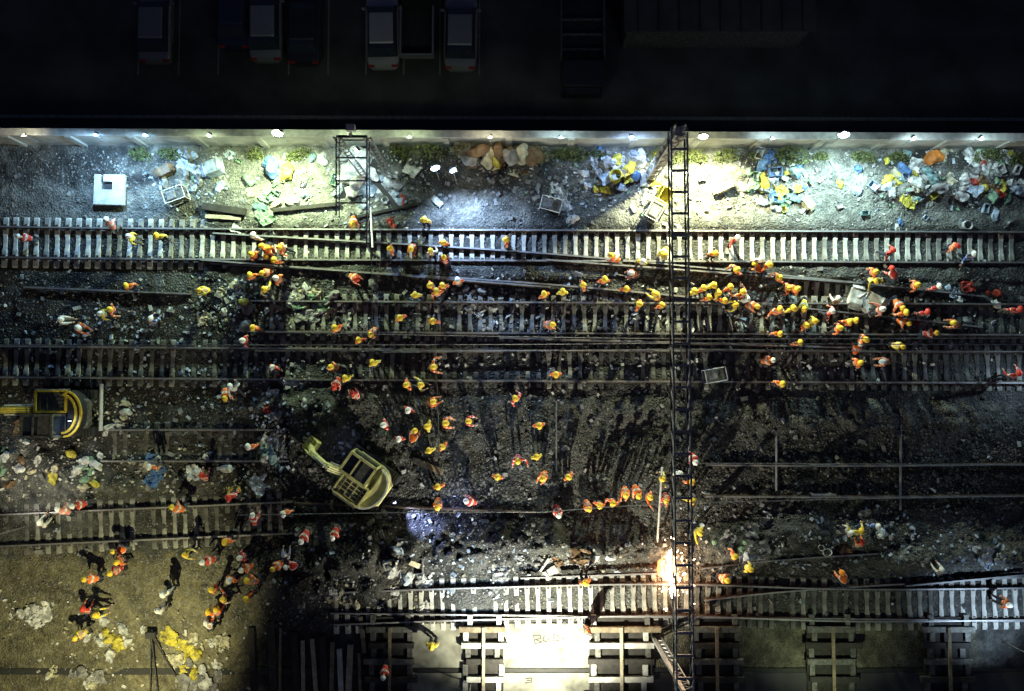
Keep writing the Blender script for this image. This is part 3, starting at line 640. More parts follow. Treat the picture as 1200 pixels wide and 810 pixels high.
# poles standing near the fire
def pole(a, b, za, zb, label, r=.05, mat='steel', name='steel_pole', cat='pole', grp=None):
    A = at(*a, za); B = at(*b, zb); m = MB(); m.bar(Vector((0,0,0)), B-A, r*2, n=8); o = m.build(name, M[mat], None, loc=A); tag(o, label, cat, grp); return o
pole((770,640),(776,548), .2, 1.6, 'pale slanting pole leaning just left of the gantry', .05, 'conc')
pole((434,243),(437,290), .2, 1.2, 'short pale pole standing below the lattice mast', .05, 'silver')
pole((119,450),(118,505), .2, .4, 'grey pole lying right of the yellow excavator', .09, 'conc')
pole((910,500),(910,575), .12, .12, 'thin grey pole lying in the dark right of the gantry', .06, 'steel')
pole((1056,478),(1055,598), .12, .12, 'long thin grey pole lying in the dark at right', .06, 'steel')
pole((652,470),(652,552), .15, .15, 'thin pole lying on the rubble near the frame centre', .035, 'steel')

# ------------------------------------------------------------ people
def skin(name, verts, edges, radii, mat, lvl=1, root=0):
    me = bpy.data.meshes.new(name); me.from_pydata([tuple(v) for v in verts], edges, []); o = bpy.data.objects.new(name, me); COL.objects.link(o)
    m = o.modifiers.new('s','SKIN'); m.use_smooth_shade = True
    for i, d in enumerate(me.skin_vertices[0].data):
        r = radii[i]; d.radius = (r, r) if not isinstance(r, tuple) else r; d.use_root = (i == root)
    s = o.modifiers.new('ss','SUBSURF'); s.levels = lvl; s.render_levels = lvl
    dg = bpy.context.evaluated_depsgraph_get(); dg.update(); out = bpy.data.meshes.new_from_object(o.evaluated_get(dg)); out.name = name
    bpy.data.objects.remove(o); out.materials.clear(); out.materials.append(mat); return out
def ik(a, b, l1, l2, pole_dir):
    d = b-a; L = min(d.length, (l1+l2)*.995); u = d.normalized(); b = a+u*L
    x = (l1*l1-l2*l2+L*L)/(2*L); h = math.sqrt(max(l1*l1-x*x, 0)); pd = (pole_dir-u*pole_dir.dot(u)).normalized()
    return a+u*x+pd*h, b
V3 = Vector
POSES = {
 # name: (hip height, hip back, lean deg, feet (left,right) (x,y), hands (left,right) or None)
 'standing': (.93, 0, 4, ((-.13,0),(.13,.03)), (V3((-.27,.05,.86)), V3((.27,.08,.86)))),
 'walking': (.9, 0, 9, ((-.1,.36),(.1,-.34)), (V3((-.26,-.22,.92)), V3((.26,.34,1.0)))),
 'stooping': (.86, -.22, 58, ((-.18,.05),(.17,-.06)), (V3((-.16,.5,.5)), V3((.18,.56,.46)))),
 'bending': (.84, -.3, 84, ((-.2,.0),(.2,.05)), (V3((-.14,.42,.16)), V3((.16,.48,.14)))),
 'crouching': (.36, -.18, 30, ((-.2,.12),(.18,.02)), (V3((-.16,.55,.3)), V3((.18,.5,.22)))),
 'pulling': (.84, -.15, 34, ((-.12,.34),(.14,-.3)), (V3((-.1,.62,.82)), V3((.12,.72,.8)))),
 'pointing': (.93, 0, 3, ((-.13,0),(.13,.06)), (V3((-.27,.05,.86)), V3((.45,.62,1.42)))),
 'carrying': (.91, -.05, 12, ((-.13,.15),(.13,-.12)), (V3((-.2,.42,1.02)), V3((.2,.44,1.0)))),
 'kneeling': (.5, -.1, 22, ((-.14,.3),(.16,-.35)), (V3((-.2,.5,.45)), V3((.22,.42,.3)))),
 'reaching': (.9, -.05, 22, ((-.2,.12),(.18,-.1)), (V3((-.5,.45,1.2)), V3((.3,.6,.9)))),
 'striding': (.86, 0, 16, ((-.08,.48),(.12,-.42)), (V3((-.34,-.32,1.0)), V3((.2,.42,1.08)))),
 'digging': (.85, -.14, 42, ((-.16,.2),(.16,-.18)), (V3((-.12,.42,.72)), V3((.1,.66,.42)))),
}
TPL = {}
def make_template(pose):
    hz_, hb, lean, feet, hands = POSES[pose]; th = R(lean); sp = V3((0, math.sin(th), math.cos(th)))
    hip = V3((0, hb, hz_)); waist = hip+sp*.17; chest = hip+sp*.36; neck = hip+sp*.52; hd = V3((0, math.sin(th*.55), math.cos(th*.55))); head = neck+hd*.18
    side = V3((1,0,0)); shL = chest+sp*.1-side*.19; shR = chest+sp*.1+side*.19
    fw = V3((0, math.cos(th), -math.sin(th)))
    eL, wL = ik(shL, hands[0], .29, .26, V3((-.6,-.7,-.2))); eR, wR = ik(shR, hands[1], .29, .26, V3((.6,-.7,-.2)))
    hL = hip-side*.1; hR = hip+side*.1
    aL = V3((feet[0][0], feet[0][1], .09)); aR = V3((feet[1][0], feet[1][1], .09))
    kL, aL = ik(hL, aL, .44, .43, V3((-.12,1,.15))); kR, aR = ik(hR, aR, .44, .43, V3((.12,1,.15)))
    # body (skin): pelvis root, torso, neck, head, arms with five fingers, legs, feet
    v = [hip, waist, chest, neck, head, head+hd*.07, shL, eL, wL, shR, eR, wR, hL, kL, aL, aL+V3((0,.15,-.04)), hR, kR, aR, aR+V3((0,.15,-.04))]
    r = [.12,.115,.13,.055,.088,.07,.06,.042,.03,.06,.042,.03,.085,.055,.042,.035,.085,.055,.042,.035]
    e = [(0,1),(1,2),(2,3),(3,4),(4,5),(2,6),(6,7),(7,8),(2,9),(9,10),(10,11),(0,12),(12,13),(13,14),(14,15),(0,16),(16,17),(17,18),(18,19)]
    body = skin('body', v, e, r, M['skin'])
    # hands and face joined into the body mesh
    bm = bmesh.new(); bm.from_mesh(body)
    def joinmesh(me):
        b2 = bmesh.new(); b2.from_mesh(me); mp = {x: bm.verts.new(x.co) for x in b2.verts}
        for f in b2.faces: bm.faces.new([mp[x] for x in f.verts]).smooth = True
        b2.free()
    for (el, wr, sg) in ((eL,wL,-1),(eR,wR,1)):
        d = (wr-el).normalized(); sd = d.cross(V3((0,0,1)));
        sd = sd.normalized() if sd.length > .05 else V3((1,0,0)); dn = d.cross(sd).normalized()*-1
        vv = [wr-d*.02, wr+d*.05]; rr = [.028,.03]; ee = [(0,1)]
        joinmesh(skin('palm', vv, ee, [(.034,.02),(.04,.018)], M['skin'], 1))
        for i, ln in enumerate((.075,.085,.08,.06)):
            b0 = wr+d*.05+sd*(.03-.02*i); b1 = b0+d*ln*.5-dn*.012; b2_ = b1+d*ln*.35-dn*.03
            joinmesh(skin('finger', [b0-d*.02,b0,b1,b2_], [(0,1),(1,2),(2,3)], [.009,.009,.0085,.007], M['skin'], 0))
        t0 = wr+d*.01+sd*.03; joinmesh(skin('thumb', [t0,t0+sd*.03+d*.02,t0+sd*.035+d*.05-dn*.015], [(0,1),(1,2)], [.011,.01,.008], M['skin'], 0))
    fwd = V3((0, math.cos(th*.55), -math.sin(th*.55)))
    def lump(c, s):
        bmesh.ops.create_icosphere(bm, subdivisions=1, radius=1, matrix=Matrix.Translation(c)@Matrix.Diagonal((*s,1)))
    lump(head+fwd*.1-hd*.005, (.014,.022,.02)); lump(head+fwd*.085-hd*.05, (.028,.012,.008))
    for s in (-1,1): lump(head+side*s*.088, (.014,.02,.032)); lump(head+side*s*.035+fwd*.082+hd*.02, (.014,.01,.01))
    out = bpy.data.meshes.new('body'); bm.to_mesh(out); bm.free(); out.materials.append(M['skin']); out.shade_smooth()
    g = 1.0
    jv = [hip+sp*.02, waist, chest, neck-sp*.03, shL, eL, wL-(wL-eL)*.12, shR, eR, wR-(wR-eR)*.12]
    jr = [(.165,.135),(.16,.13),(.185,.14),.075,.088,.062,.052,.088,.062,.052]
    jacket = skin('jacket', jv, [(0,1),(1,2),(2,3),(2,4),(4,5),(5,6),(2,7),(7,8),(8,9)], jr, M['v_orange'])
    trou = skin('trousers', [hip+sp*.03, hL, kL, aL+V3((0,0,.03)), hR, kR, aR+V3((0,0,.03))], [(0,1),(1,2),(2,3),(0,4),(4,5),(5,6)], [(.15,.12),.105,.078,.062,.105,.078,.062], M['trouser'])
    root = empty('person'); parts = {}
    parts['body'] = link('body', out, None, root)
    for nm, me in (('jacket', jacket), ('trousers', trou)):
        o = link(nm, me, None, root); o.material_slots[0].link = 'OBJECT'; o.material_slots[0].material = me.materials[0]; parts[nm] = o
    for a in (aL, aR):
        b = skin('boot', [a+V3((0,-.03,.06)), a+V3((0,-.03,-.03)), a+V3((0,.08,-.035)), a+V3((0,.18,-.045))], [(0,1),(1,2),(2,3)], [.056,.052,.05,.042], M['boot']); link('boot', b, None, root)
    # helmet: dome, brim and ridge
    hq = fwd.to_track_quat('Y','Z').to_matrix().to_4x4(); up = hd
    bmh = bmesh.new(); bmesh.ops.create_uvsphere(bmh, u_segments=18, v_segments=12, radius=.145)
    bmesh.ops.delete(bmh, geom=[x for x in bmh.verts if x.co.z < -.02], context='VERTS')
    for x in bmh.verts: x.co = V3((x.co.x*.95, x.co.y*1.1, x.co.z*.95))
    ring = [x for x in bmh.verts if x.is_boundary]; be = [x for x in bmh.edges if x.is_boundary]
    ex = bmesh.ops.extrude_edge_only(bmh, edges=be); nv = [x for x in ex['geom'] if isinstance(x, bmesh.types.BMVert)]
    for x in nv: k = 1.24 if x.co.y > .05 else 1.1; x.co = V3((x.co.x*1.1, x.co.y*k, x.co.z-.012))
    for x in bmh.verts: x.co = hq@x.co + head + hd*.045
    me = bpy.data.meshes.new('helmet'); bmh.to_mesh(me); bmh.free(); me.materials.append(M['h_yellow']); me.shade_smooth()
    rg = MB()
    o = link('helmet', me, None, root); o.material_slots[0].link = 'OBJECT'; o.material_slots[0].material = M['h_yellow']
    for i in range(8):
        a = -1.1+i*.275; b = a+.275; pa = V3((0,math.sin(a)*.163,math.cos(a)*.14)); pb = V3((0,math.sin(b)*.163,math.cos(b)*.14)); rg.bar(hq@pa+head+hd*.045, hq@pb+head+hd*.045, .03, .02)
    rr = rg.build('helmet_ridge', M['h_yellow'], o); rr.material_slots[0].link = 'OBJECT'; rr.material_slots[0].material = M['h_yellow']
    TPL[pose] = (root, head, (wL, wR))
    root['tpl'] = 1
for p_ in POSES: make_template(p_)
def shovel_at(loc, rz, label, px, py, tool='shovel'):
    root = empty(tool, loc, rz); m = MB(); a = V3((-.12,.30,.95)); b = V3((.14,.78,.12)); m.bar(a,b,.035,n=6); m.bar(a+V3((-.06,0,0)),a+V3((.06,0,0)),.03); m.build('handle', M['plank'], root)
    q = (b-a).normalized(); m = MB(); m.bar(b-q*.02, b+q*.24, .2, .02); m.build('blade', M['steel'], root)
    tag(root, None, tool, 'shovels held by workers'); pend(root, label, px, py)
USED = set(); NP = 0
HALF = {'standing':1.6,'walking':1.55,'stooping':1.1,'bending':.8,'crouching':.9,'pulling':1.3,'pointing':1.6,'carrying':1.55,'digging':1.25}
def person(px, py, vest='orange', helmet='yellow', pose='standing', rz=0, tro=None):
    """px,py: where the helmet shows in the photograph"""
    global NP; NP += 1
    if vest == 'yellow' and NP % 5 in (0,2): vest = 'orange'
    src, head, hands = TPL[pose]; hw = head.copy(); e = Matrix.Rotation(rz,3,'Z')@hw
    p = at(px, py, hw.z+.1); x, y = p.x-e.x, p.y-e.y; z = float(height(x, y))
    if pose in USED: root = copy_tree(src)
    else: root = src; USED.add(pose); del root['tpl']
    root.location = (x, y, z-.01); root.rotation_euler = (0,0,rz); s = random.uniform(.95,1.06); root.scale = (s*.91,s*.91,s*.93)
    for ch in root.children:
        n = ch.name.split('.')[0]
        if n == 'jacket': ch.material_slots[0].material = M['v_'+vest]
        elif n == 'helmet':
            ch.material_slots[0].material = M['h_'+helmet]
            for c2 in ch.children: c2.material_slots[0].material = M['h_'+helmet]
        elif n == 'trousers': ch.material_slots[0].material = M[tro or random.choice(['trouser','trouser','trouser2'])]
    tag(root, None, 'person', 'railway workers in hi-vis clothing')
    jw = 'jacket' if vest in ('white','blue','pink') else 'vest'
    pend(root, f'{pose} person, {vest} {jw}, {helmet} helmet', px, py)
    if pose == 'digging': shovel_at((x,y,z), rz, f'long shovel of {vest} {jw} worker', px, py)
    return root
O,Rd,Y,W,B,Pk = 'orange','red','yellow','white','blue','pink'; y,w,r_ = 'yellow','white','red'
PEOPLE = [ # px, py, vest, helmet, pose code, facing deg (0 = up in the picture, 90 = left)
(18,276,Rd,w,'b',90),(122,256,Pk,w,'b',20),(148,276,Y,w,'s',250),(181,275,Y,y,'S',200),(145,334,Y,y,'s',200),(232,340,Y,y,'p',120),(295,275,W,w,'s',0),
(293,297,O,y,'s',40),(304,287,O,y,'S',-60),(312,290,O,y,'s',200),(325,289,O,y,'w',90),(310,300,O,y,'s',150),(320,304,O,y,'S',0),(306,320,O,y,'d',100),(323,326,Y,w,'s',60),(309,339,Y,y,'s',180),(292,322,O,y,'S',10),
(413,263,O,y,'b',200),(456,290,O,y,'s',90),(481,291,O,y,'p',180),(497,257,Y,y,'S',170),(504,293,W,y,'w',10),(519,283,O,y,'S',180),(520,301,Rd,y,'s',0),(593,280,O,y,'s',90),(418,327,O,r_,'b',250),
(504,334,O,y,'s',120),(518,334,O,y,'S',30),(536,328,O,w,'s',40),(511,341,O,y,'w',0),(486,345,Y,y,'s',180),(716,299,Y,y,'s',90),(754,306,Y,w,'s',180),(739,320,Rd,w,'s',100),(709,327,Y,y,'s',0),(778,298,Y,y,'b',150),
(840,296,Y,y,'s',200),(866,278,Rd,w,'o',170),(864,316,O,y,'w',90),(885,309,Y,y,'s',20),(893,303,W,w,'s',0),(902,310,Y,y,'S',250),(684,333,O,y,'s',90),(660,341,Y,y,'S',0),(735,338,O,y,'s',200),(750,356,O,y,'S',90),
(638,344,O,y,'S',20),(648,380,O,y,'s',240),(652,439,O,y,'S',200),(604,467,Rd,y,'w',30),(768,344,Y,y,'p',80),(777,357,Y,y,'S',0),
(1049,292,Rd,r_,'w',10),(1046,314,Rd,r_,'s',0),(1028,318,Y,y,'S',90),(1030,329,Y,y,'s',200),(1126,287,O,r_,'S',250),(1143,297,B,w,'s',0),(1078,333,O,y,'s',90),(1103,335,Rd,w,'S',0),(914,325,O,y,'w',90),(926,337,Y,y,'S',80),(936,338,O,y,'s',270),
(114,367,Y,w,'s',280),(126,362,Y,y,'w',270),(68,374,W,w,'p',280),(90,384,Y,w,'p',260),(175,373,B,w,'c',0),(295,384,O,y,'s',180),(283,399,Rd,w,'S',90),(262,467,O,y,'b',200),(268,453,W,w,'s',0),(318,431,Rd,w,'S',160),
(392,384,O,y,'S',40),(419,398,Y,y,'s',0),(433,392,O,y,'s',180),(468,372,Y,y,'S',200),(507,376,O,y,'s',180),(436,425,Y,y,'s',0),(387,430,O,y,'s',90),(404,443,Y,y,'s',20),(391,454,Rd,r_,'b',180),(413,461,Rd,r_,'c',20),
(508,430,O,y,'s',270),(476,451,Y,y,'s',90),(493,451,Y,y,'s',270),(508,471,O,y,'p',270),(478,481,Rd,w,'S',160),(450,498,Rd,w,'s',90),(522,496,O,y,'C',260),(501,500,Y,y,'s',90),(549,494,Rd,y,'C',250),(467,515,Rd,w,'s',180),
(503,528,Y,y,'S',30),(518,524,Y,y,'S',60),(487,505,O,y,'s',0),(632,499,O,y,'s',180),(607,541,Rd,y,'s',180),(629,536,Y,y,'s',0),(636,562,O,y,'p',130),(667,560,O,y,'s',60),(583,560,O,y,'S',0),(513,571,O,y,'s',0),(512,596,O,y,'s',180),(546,588,Rd,w,'b',90),
(655,605,Rd,w,'b',180),(691,598,Y,y,'d',200),(704,594,O,y,'S',180),(719,591,O,y,'w',160),(734,581,O,y,'p',180),(749,582,O,y,'b',210),(763,584,O,y,'o',240),(782,589,Rd,y,'p',180),(777,562,Y,y,'s',60),(797,556,W,w,'s',0),(815,542,Rd,w,'s',180),(812,566,Y,y,'s',0),(812,588,Y,y,'S',180),
(821,625,Y,y,'o',200),(858,650,Y,y,'S',90),(880,668,Y,y,'s',250),(853,681,O,y,'s',250),(687,684,O,y,'S',20),(988,672,O,'orange','s',0),(998,625,W,w,'s',90),(1008,622,Y,y,'s',0),(1031,618,B,w,'S',0),(1009,635,O,r_,'c',0),(1187,711,O,w,'S',90),(1101,667,W,w,'c',0),
(815,341,Y,y,'s',0),(826,337,Y,y,'S',40),(837,334,Y,y,'s',200),(843,343,Y,y,'s',90),(857,336,O,y,'S',0),(863,357,Y,y,'C',90),(877,350,W,w,'S',20),(889,359,O,y,'b',260),(850,352,O,y,'s',180),(871,342,Y,y,'s',0),(832,348,O,y,'s',0),
(915,362,Y,y,'s',0),(931,361,Y,y,'S',0),(944,362,Y,y,'s',180),(947,381,O,y,'s',40),(957,376,Y,y,'S',250),(916,391,Y,y,'s',180),(940,401,O,y,'s',0),(978,364,Rd,w,'w',30),(985,349,W,w,'s',0),(987,384,O,y,'s',90),(998,377,Y,y,'S',0),(1006,375,Y,y,'s',180),
(1010,403,O,w,'b',0),(1016,398,O,y,'s',270),(1036,362,Pk,w,'o',90),(1059,361,O,y,'b',200),(1068,379,O,y,'s',250),(1060,406,Y,y,'c',250),(1011,425,O,y,'S',270),(1036,424,O,w,'b',100),(908,422,O,w,'b',250),(918,450,O,y,'s',180),(1090,365,Rd,r_,'S',0),(1100,390,Rd,y,'b',280),(1120,378,O,y,'b',60),(1197,362,Rd,r_,'s',0),(1197,437,Rd,r_,'s',0),(1064,366,O,y,'s',0),
(83,594,Rd,w,'b',90),(200,595,O,y,'b',80),(236,557,Rd,r_,'c',0),(172,548,O,w,'S',0),(267,584,Rd,r_,'w',180),(294,605,Rd,w,'b',0),(290,524,O,w,'s',0),(65,597,Pk,w,'b',80),(45,613,W,w,'c',0),(97,680,O,y,'b',100),(131,647,O,y,'s',120),(133,661,O,y,'S',120),(127,673,Rd,y,'d',100),
(262,636,O,y,'s',180),(236,660,Rd,w,'b',90),(279,655,Rd,w,'S',100),(282,669,O,w,'s',90),(268,681,O,w,'S',0),(289,681,O,y,'s',90),(214,652,Y,y,'C',240),(331,603,O,w,'s',200),(354,634,Rd,w,'b',180),(390,631,Rd,w,'b',180),(320,667,O,y,'b',120),(340,661,Rd,w,'s',90),(333,650,W,w,'c',0),
(95,715,Rd,r_,'c',0),(246,693,O,y,'s',90),(260,704,O,y,'s',250),(252,715,O,y,'d',0),(243,718,O,y,'s',10),(287,703,O,y,'S',200),(240,731,W,w,'s',0),(505,760,Y,y,'s',0),(448,797,Rd,w,'b',180),(690,747,Y,w,'S',90),(189,698,W,w,'S',20),(182,718,W,w,'s',60),(110,722,Y,y,'p',300),(85,750,Y,y,'d',140)]
PC = {'s':'standing','S':'standing','w':'walking','b':'stooping','d':'digging','c':'crouching','p':'pulling','o':'pointing','C':'carrying','B':'bending'}
MIX = ['standing','stooping','reaching','kneeling','digging','striding','bending']
for i, (a,b,v,h,c,f) in enumerate(PEOPLE):
    pz = PC[c]
    if c == 's': pz = MIX[(i*5) % 7] if i % 2 else 'standing'
    person(a, b, v, h, pz, R(f+random.uniform(-25,25)))

# ------------------------------------------------------------ debris
def crumple(me, amt, seed, f=3.0):
    from mathutils import noise
    for v in me.vertices:
        n = noise.noise_vector(v.co*f+V3((seed*7.3,seed*1.7,0))); v.co += n*amt
def sack_mesh(seed):
    bm = bmesh.new(); bmesh.ops.create_icosphere(bm, subdivisions=3, radius=.3)
    for v in bm.verts: v.co = V3((v.co.x*(1.1+.2*(seed%3)), v.co.y*.85, max(v.co.z*.62,-.1)+.1))
    me = bpy.data.meshes.new('sack'); bm.to_mesh(me); bm.free(); crumple(me, .13, seed, 4.2); return me
def sheet_mesh(seed):
    bm = bmesh.new(); bmesh.ops.create_grid(bm, x_segments=12, y_segments=12, size=.5)
    me = bpy.data.meshes.new('sheet'); bm.to_mesh(me); bm.free(); crumple(me, .22, seed, 3.0); crumple(me, .08, seed+5, 8)
    zmin = min(v.co.z for v in me.vertices)
    for v in me.vertices: v.co.z = (v.co.z-zmin)*.8
    return me
def crate_mesh():
    m = MB(); m.box((0,0,.03),(.6,.42,.04)); 
    for s in (-1,1):
        m.box((s*.29,0,.2),(.03,.42,.3)); m.box((0,s*.2,.2),(.55,.03,.3))
    return m.mesh('crate')
def carton_mesh():
    m = MB(); m.box((0,0,.16),(.5,.4,.32)); m.box((.32,0,.3),(.2,.38,.015),(0,R(25),0)); m.box((-.32,0,.3),(.2,.38,.015),(0,R(-35),0)); m.box((0,0,.323),(.5,.05,.006)); return m.mesh('carton')
def bucket_mesh():
    m = MB(); n = 14
    vs = [(.13*math.cos(6.283*i/n),.13*math.sin(6.283*i/n),0) for i in range(n)]+[(.17*math.cos(6.283*i/n),.17*math.sin(6.283*i/n),.34) for i in range(n)]+[(.15*math.cos(6.283*i/n),.15*math.sin(6.283*i/n),.34) for i in range(n)]+[(.11*math.cos(6.283*i/n),.11*math.sin(6.283*i/n),.04) for i in range(n)]
    fs = [tuple(range(n))[::-1]]+[(a*n+i,a*n+(i+1)%n,(a+1)*n+(i+1)%n,(a+1)*n+i) for a in range(3) for i in range(n)]+[tuple(range(3*n,4*n))]
    m.add(vs, fs); return m.mesh('bucket')
DM = {'sack':[sack_mesh(i) for i in range(5)], 'crumpled_sheet':[sheet_mesh(i) for i in range(5)], 'crate':[crate_mesh()], 'carton':[carton_mesh()], 'bucket':[bucket_mesh()]}
for L in DM.values():
    for me in L: me.materials.append(M['d_white'])
KW = {'sack':'filled sack','crumpled_sheet':'crumpled sheet','crate':'open crate','carton':'carton box','bucket':'bucket'}
KC = {'sack':'sack','crumpled_sheet':'sheet','crate':'crate','carton':'box','bucket':'bucket'}
CNT = {}
def debris(kind, px, py, col, s=1.0, zadd=0):
    p = at(px, py, 0); z = float(height(p.x,p.y)); me = random.choice(DM[kind]); o = link(kind, me); o.location = (p.x,p.y,z-.02+zadd); o.rotation_euler = (random.uniform(-.2,.2),random.uniform(-.2,.2),random.uniform(0,6.28))
    o.scale = (s*random.uniform(.85,1.2), s*random.uniform(.8,1.15), s*random.uniform(.8,1.2)); o.material_slots[0].link = 'OBJECT'; o.material_slots[0].material = M['d_'+col]
    tag(o, None, KC[kind], {'sack':'sacks lying about the yard','crumpled_sheet':'crumpled sheets lying about the yard','crate':'crates left in the yard','carton':'boxes left in the yard','bucket':'buckets left in the yard'}[kind]); pend(o, f'{col} {KW[kind]}', px, py); CNT[kind] = CNT.get(kind,0)+1
HEAPS = [ # x0,y0,x1,y1,n, kinds weights, colours
 (285,180,385,250,26,'sscKx',['white','cream','pale blue','green','teal']),
 (400,180,440,235,12,'ssx',['white','white','pale blue']),
 (440,205,485,250,16,'ssx',['white','red','grey','pale blue']),
 (540,178,640,200,18,'sx',['cream','brown','yellow','grey']),
 (690,180,750,225,24,'ssxc',['pale blue','white','blue','yellow','grey']),
 (640,215,680,250,4,'sx',['grey','white']),
 (765,180,780,250,3,'s',['yellow','cream']),
 (860,180,945,240,44,'ssxcK',['green','white','teal','yellow','pale blue','blue']),
 (1010,185,1110,250,42,'ssxxcK',['white','white','pale blue','pale blue','teal','cream','grey','blue','yellow']),
 (1110,175,1198,250,40,'ssxc',['white','white']+['yellow','pale blue','green','white','grey','brown','red']),
 (190,175,260,245,15,'xKs',['grey','pale blue','white']),
 (245,330,300,385,12,'sx',['cream','white','grey','yellow']),
 (310,325,400,375,26,'sxx',['white','cream','green','grey']),
 (540,330,600,362,7,'sx',['white','pale blue']),
 (0,505,48,575,13,'ssx',['white','cream','green','grey','brown']),
 (66,530,140,575,14,'ssx',['cream','white','green','yellow']),
 (120,475,155,510,8,'s',['white','cream']),
 (145,530,215,565,9,'sx',['white','grey','cream','blue']),
 (225,540,290,568,7,'sx',['cream','white','yellow']),
 (308,500,335,560,11,'xs',['pale blue','teal','white','grey']),
 (10,705,52,730,7,'sx',['white','white']),
 (85,725,170,770,13,'ss',['white','white','white','yellow']),
 (190,740,270,805,20,'sxx',['white','cream','yellow','grey']),
 (360,675,430,712,8,'sx',['cream','white','grey']),
 (440,630,500,700,10,'sx',['pale blue','white']),
 (600,640,720,675,16,'sxx',['white','grey','grey','grey','brown']),
 (840,618,900,660,9,'sx',['pale blue','grey','white','green']),
 (975,610,1050,640,8,'sx',['white','pale blue','cream','brown']),
 (1085,640,1195,670,8,'sx',['grey','white','pale blue']),
 (1050,340,1195,380,12,'sx',['grey','pale blue','white','red']),
 (40,780,150,806,7,'sx',['white','cream','grey']),
 (290,420,350,500,9,'sx',['white','grey','cream','red']),
 (560,655,600,690,4,'x',['grey']),
]
KM = {'s':'sack','x':'crumpled_sheet','c':'crate','K':'carton'}
for (x0,y0,x1,y1,n,kk,cols) in HEAPS:
    for _ in range(n):
        k_ = KM[random.choice(kk)]; s = random.uniform(.45,1.0)*(.8 if k_ == 'crumpled_sheet' else .95)
        debris(k_, random.gauss((x0+x1)/2,(x1-x0)/3.6), min(max(random.gauss((y0+y1)/2,(y1-y0)/3.4),182 if y0 < 300 else 0),806), random.choice(cols), s)
for a,b,c,k_,s in [(195,203,'brown','carton',1.2),(255,200,'pale blue','carton',1.6),(320,197,'blue','sack',1.3),(337,203,'yellow','sack',1.4),(775,232,'yellow','crate',1.6),(846,222,'cream','carton',1.2),(1090,187,'orange','sack',1.5),(513,237,'white','carton',.8),
                 (720,212,'yellow','bucket',1.8),(735,200,'yellow','sack',.9),(452,238,'white','bucket',1),(800,655,'white','bucket',.8),(959,640,'white','bucket',.9),(966,647,'white','bucket',1.1),(1127,265,'white','bucket',1.5),(945,240,'cream','carton',1.0),(713,648,'white','sack',.8),(68,512,'white','bucket',1.2),
                 (645,668,'white','carton',1.2),(1010,357,'white','carton',1.6),(1000,350,'white','carton',1.4),(1022,352,'white','carton',1.5),(460,655,'white','crate',.8),(492,660,'grey','crate',1.0)]: debris(k_, a, b, c, s)
for a,b,s_,z_ in [(413,182,1.3,.1),(424,187,1.2,.15),(416,198,1.4,.25),(428,203,1.3,.3),(437,206,1.1,.2),(410,210,1.2,.1),(420,215,1.3,.2),(414,226,1.1,.1),(426,195,1.2,.35),(447,222,.9,0),(455,214,1.0,0)]: debris('sack', a, b, 'white', s_, z_)
for a,b,c_ in [(560,186,'brown'),(572,190,'cream'),(585,184,'brown'),(598,190,'grey'),(612,187,'cream'),(550,192,'grey'),(625,188,'brown')]: debris('sack', a, b, c_, 1.4, .1)
# litter nobody could count
def litter(name, label, rects, n, col, seed, smin=.03, smax=.12):
    g = random.Random(seed); m = MB()
    for i in range(n):
        x0,y0,x1,y1 = g.choice(rects); px = g.gauss((x0+x1)/2,(x1-x0)/3.2); py = min(max(g.gauss((y0+y1)/2,(y1-y0)/3.2), 181), 815); p = at(px,py); z = float(g.uniform(0,.06)); s = g.uniform(smin,smax)
        m.box((p.x,p.y,z), (s*g.uniform(.6,2.2),s,s*g.uniform(.2,.6)), (g.uniform(-.6,.6),g.uniform(-.6,.6),g.uniform(0,3.14)))
    vs = np.array(m.v); h = height(vs[::8,0], vs[::8,1]); vs[:,2] += np.repeat(h, 8); m.v = [tuple(q) for q in vs]
    o = m.build(name, M['d_'+col]); tag(o, label, 'litter', kind='stuff')
NR = [(h[0]-15,h[1]-8,h[2]+15,h[3]+8) for h in HEAPS]
litter('scattered_litter', 'tiny white scraps scattered through all the heaps', NR, 900, 'white', 1)
litter('scattered_litter', 'tiny pale blue scraps scattered near the wall', NR[:12], 450, 'pale blue', 2)
litter('scattered_litter', 'tiny green scraps scattered near the wall', NR[:12], 260, 'green', 3)
litter('scattered_litter', 'tiny cream scraps scattered through the left heaps', NR[11:26], 600, 'cream', 4)
litter('scattered_litter', 'tiny grey scraps spread over the whole yard', [(0,300,1200,470),(0,460,1200,700),(300,180,1200,260)], 1500, 'grey', 5, .04, .2)
litter('scattered_litter', 'small white flecks spread over the second and third tracks', [(250,330,1150,400),(300,380,1150,450)], 900, 'white', 6, .03,.14)
litter('scattered_litter', 'small pale scraps spread over the left and lower rubble', [(40,355,260,470),(250,420,420,560),(330,600,780,690),(820,600,1200,680),(450,330,1000,400)], 900, 'pale blue', 7, .04,.16)

# larger lying things
def board(a, b, wdt, label, mat='wood', z=.12, t=.08, name='plank', grp='planks and beams lying on the ground', cat='plank'):
    A = at(*a); B = at(*b); za = float(height(A.x,A.y)); zb = float(height(B.x,B.y)); A.z = z+za; B.z = z+zb; L = (B-A).length; c = (A+B)/2
    m = MB(); m.box((0,0,0),(L,wdt,t)); o = m.build(name, M[mat], None, .01, loc=c, rot=(0,-math.asin((B.z-A.z)/L),math.atan2(B.y-A.y,B.x-A.x))); tag(o, label, cat, grp)
board((322,248),(398,240),.2,'black tarred beam slanting below the first wall lamp','tar',.15,.2)
board((418,256),(490,240),.14,'black tarred beam slanting right of the lattice mast','tar',.15,.16)
board((240,243),(290,250),.35,'thick dark beam at left above the top track','tar',.15,.25)
board((243,255),(284,257),.2,'pale plank under the thick dark beam','plank',.1,.08)
board((440,212),(466,245),.25,'dark board leaning beside white sacks right of the mast','tar',.2,.1)
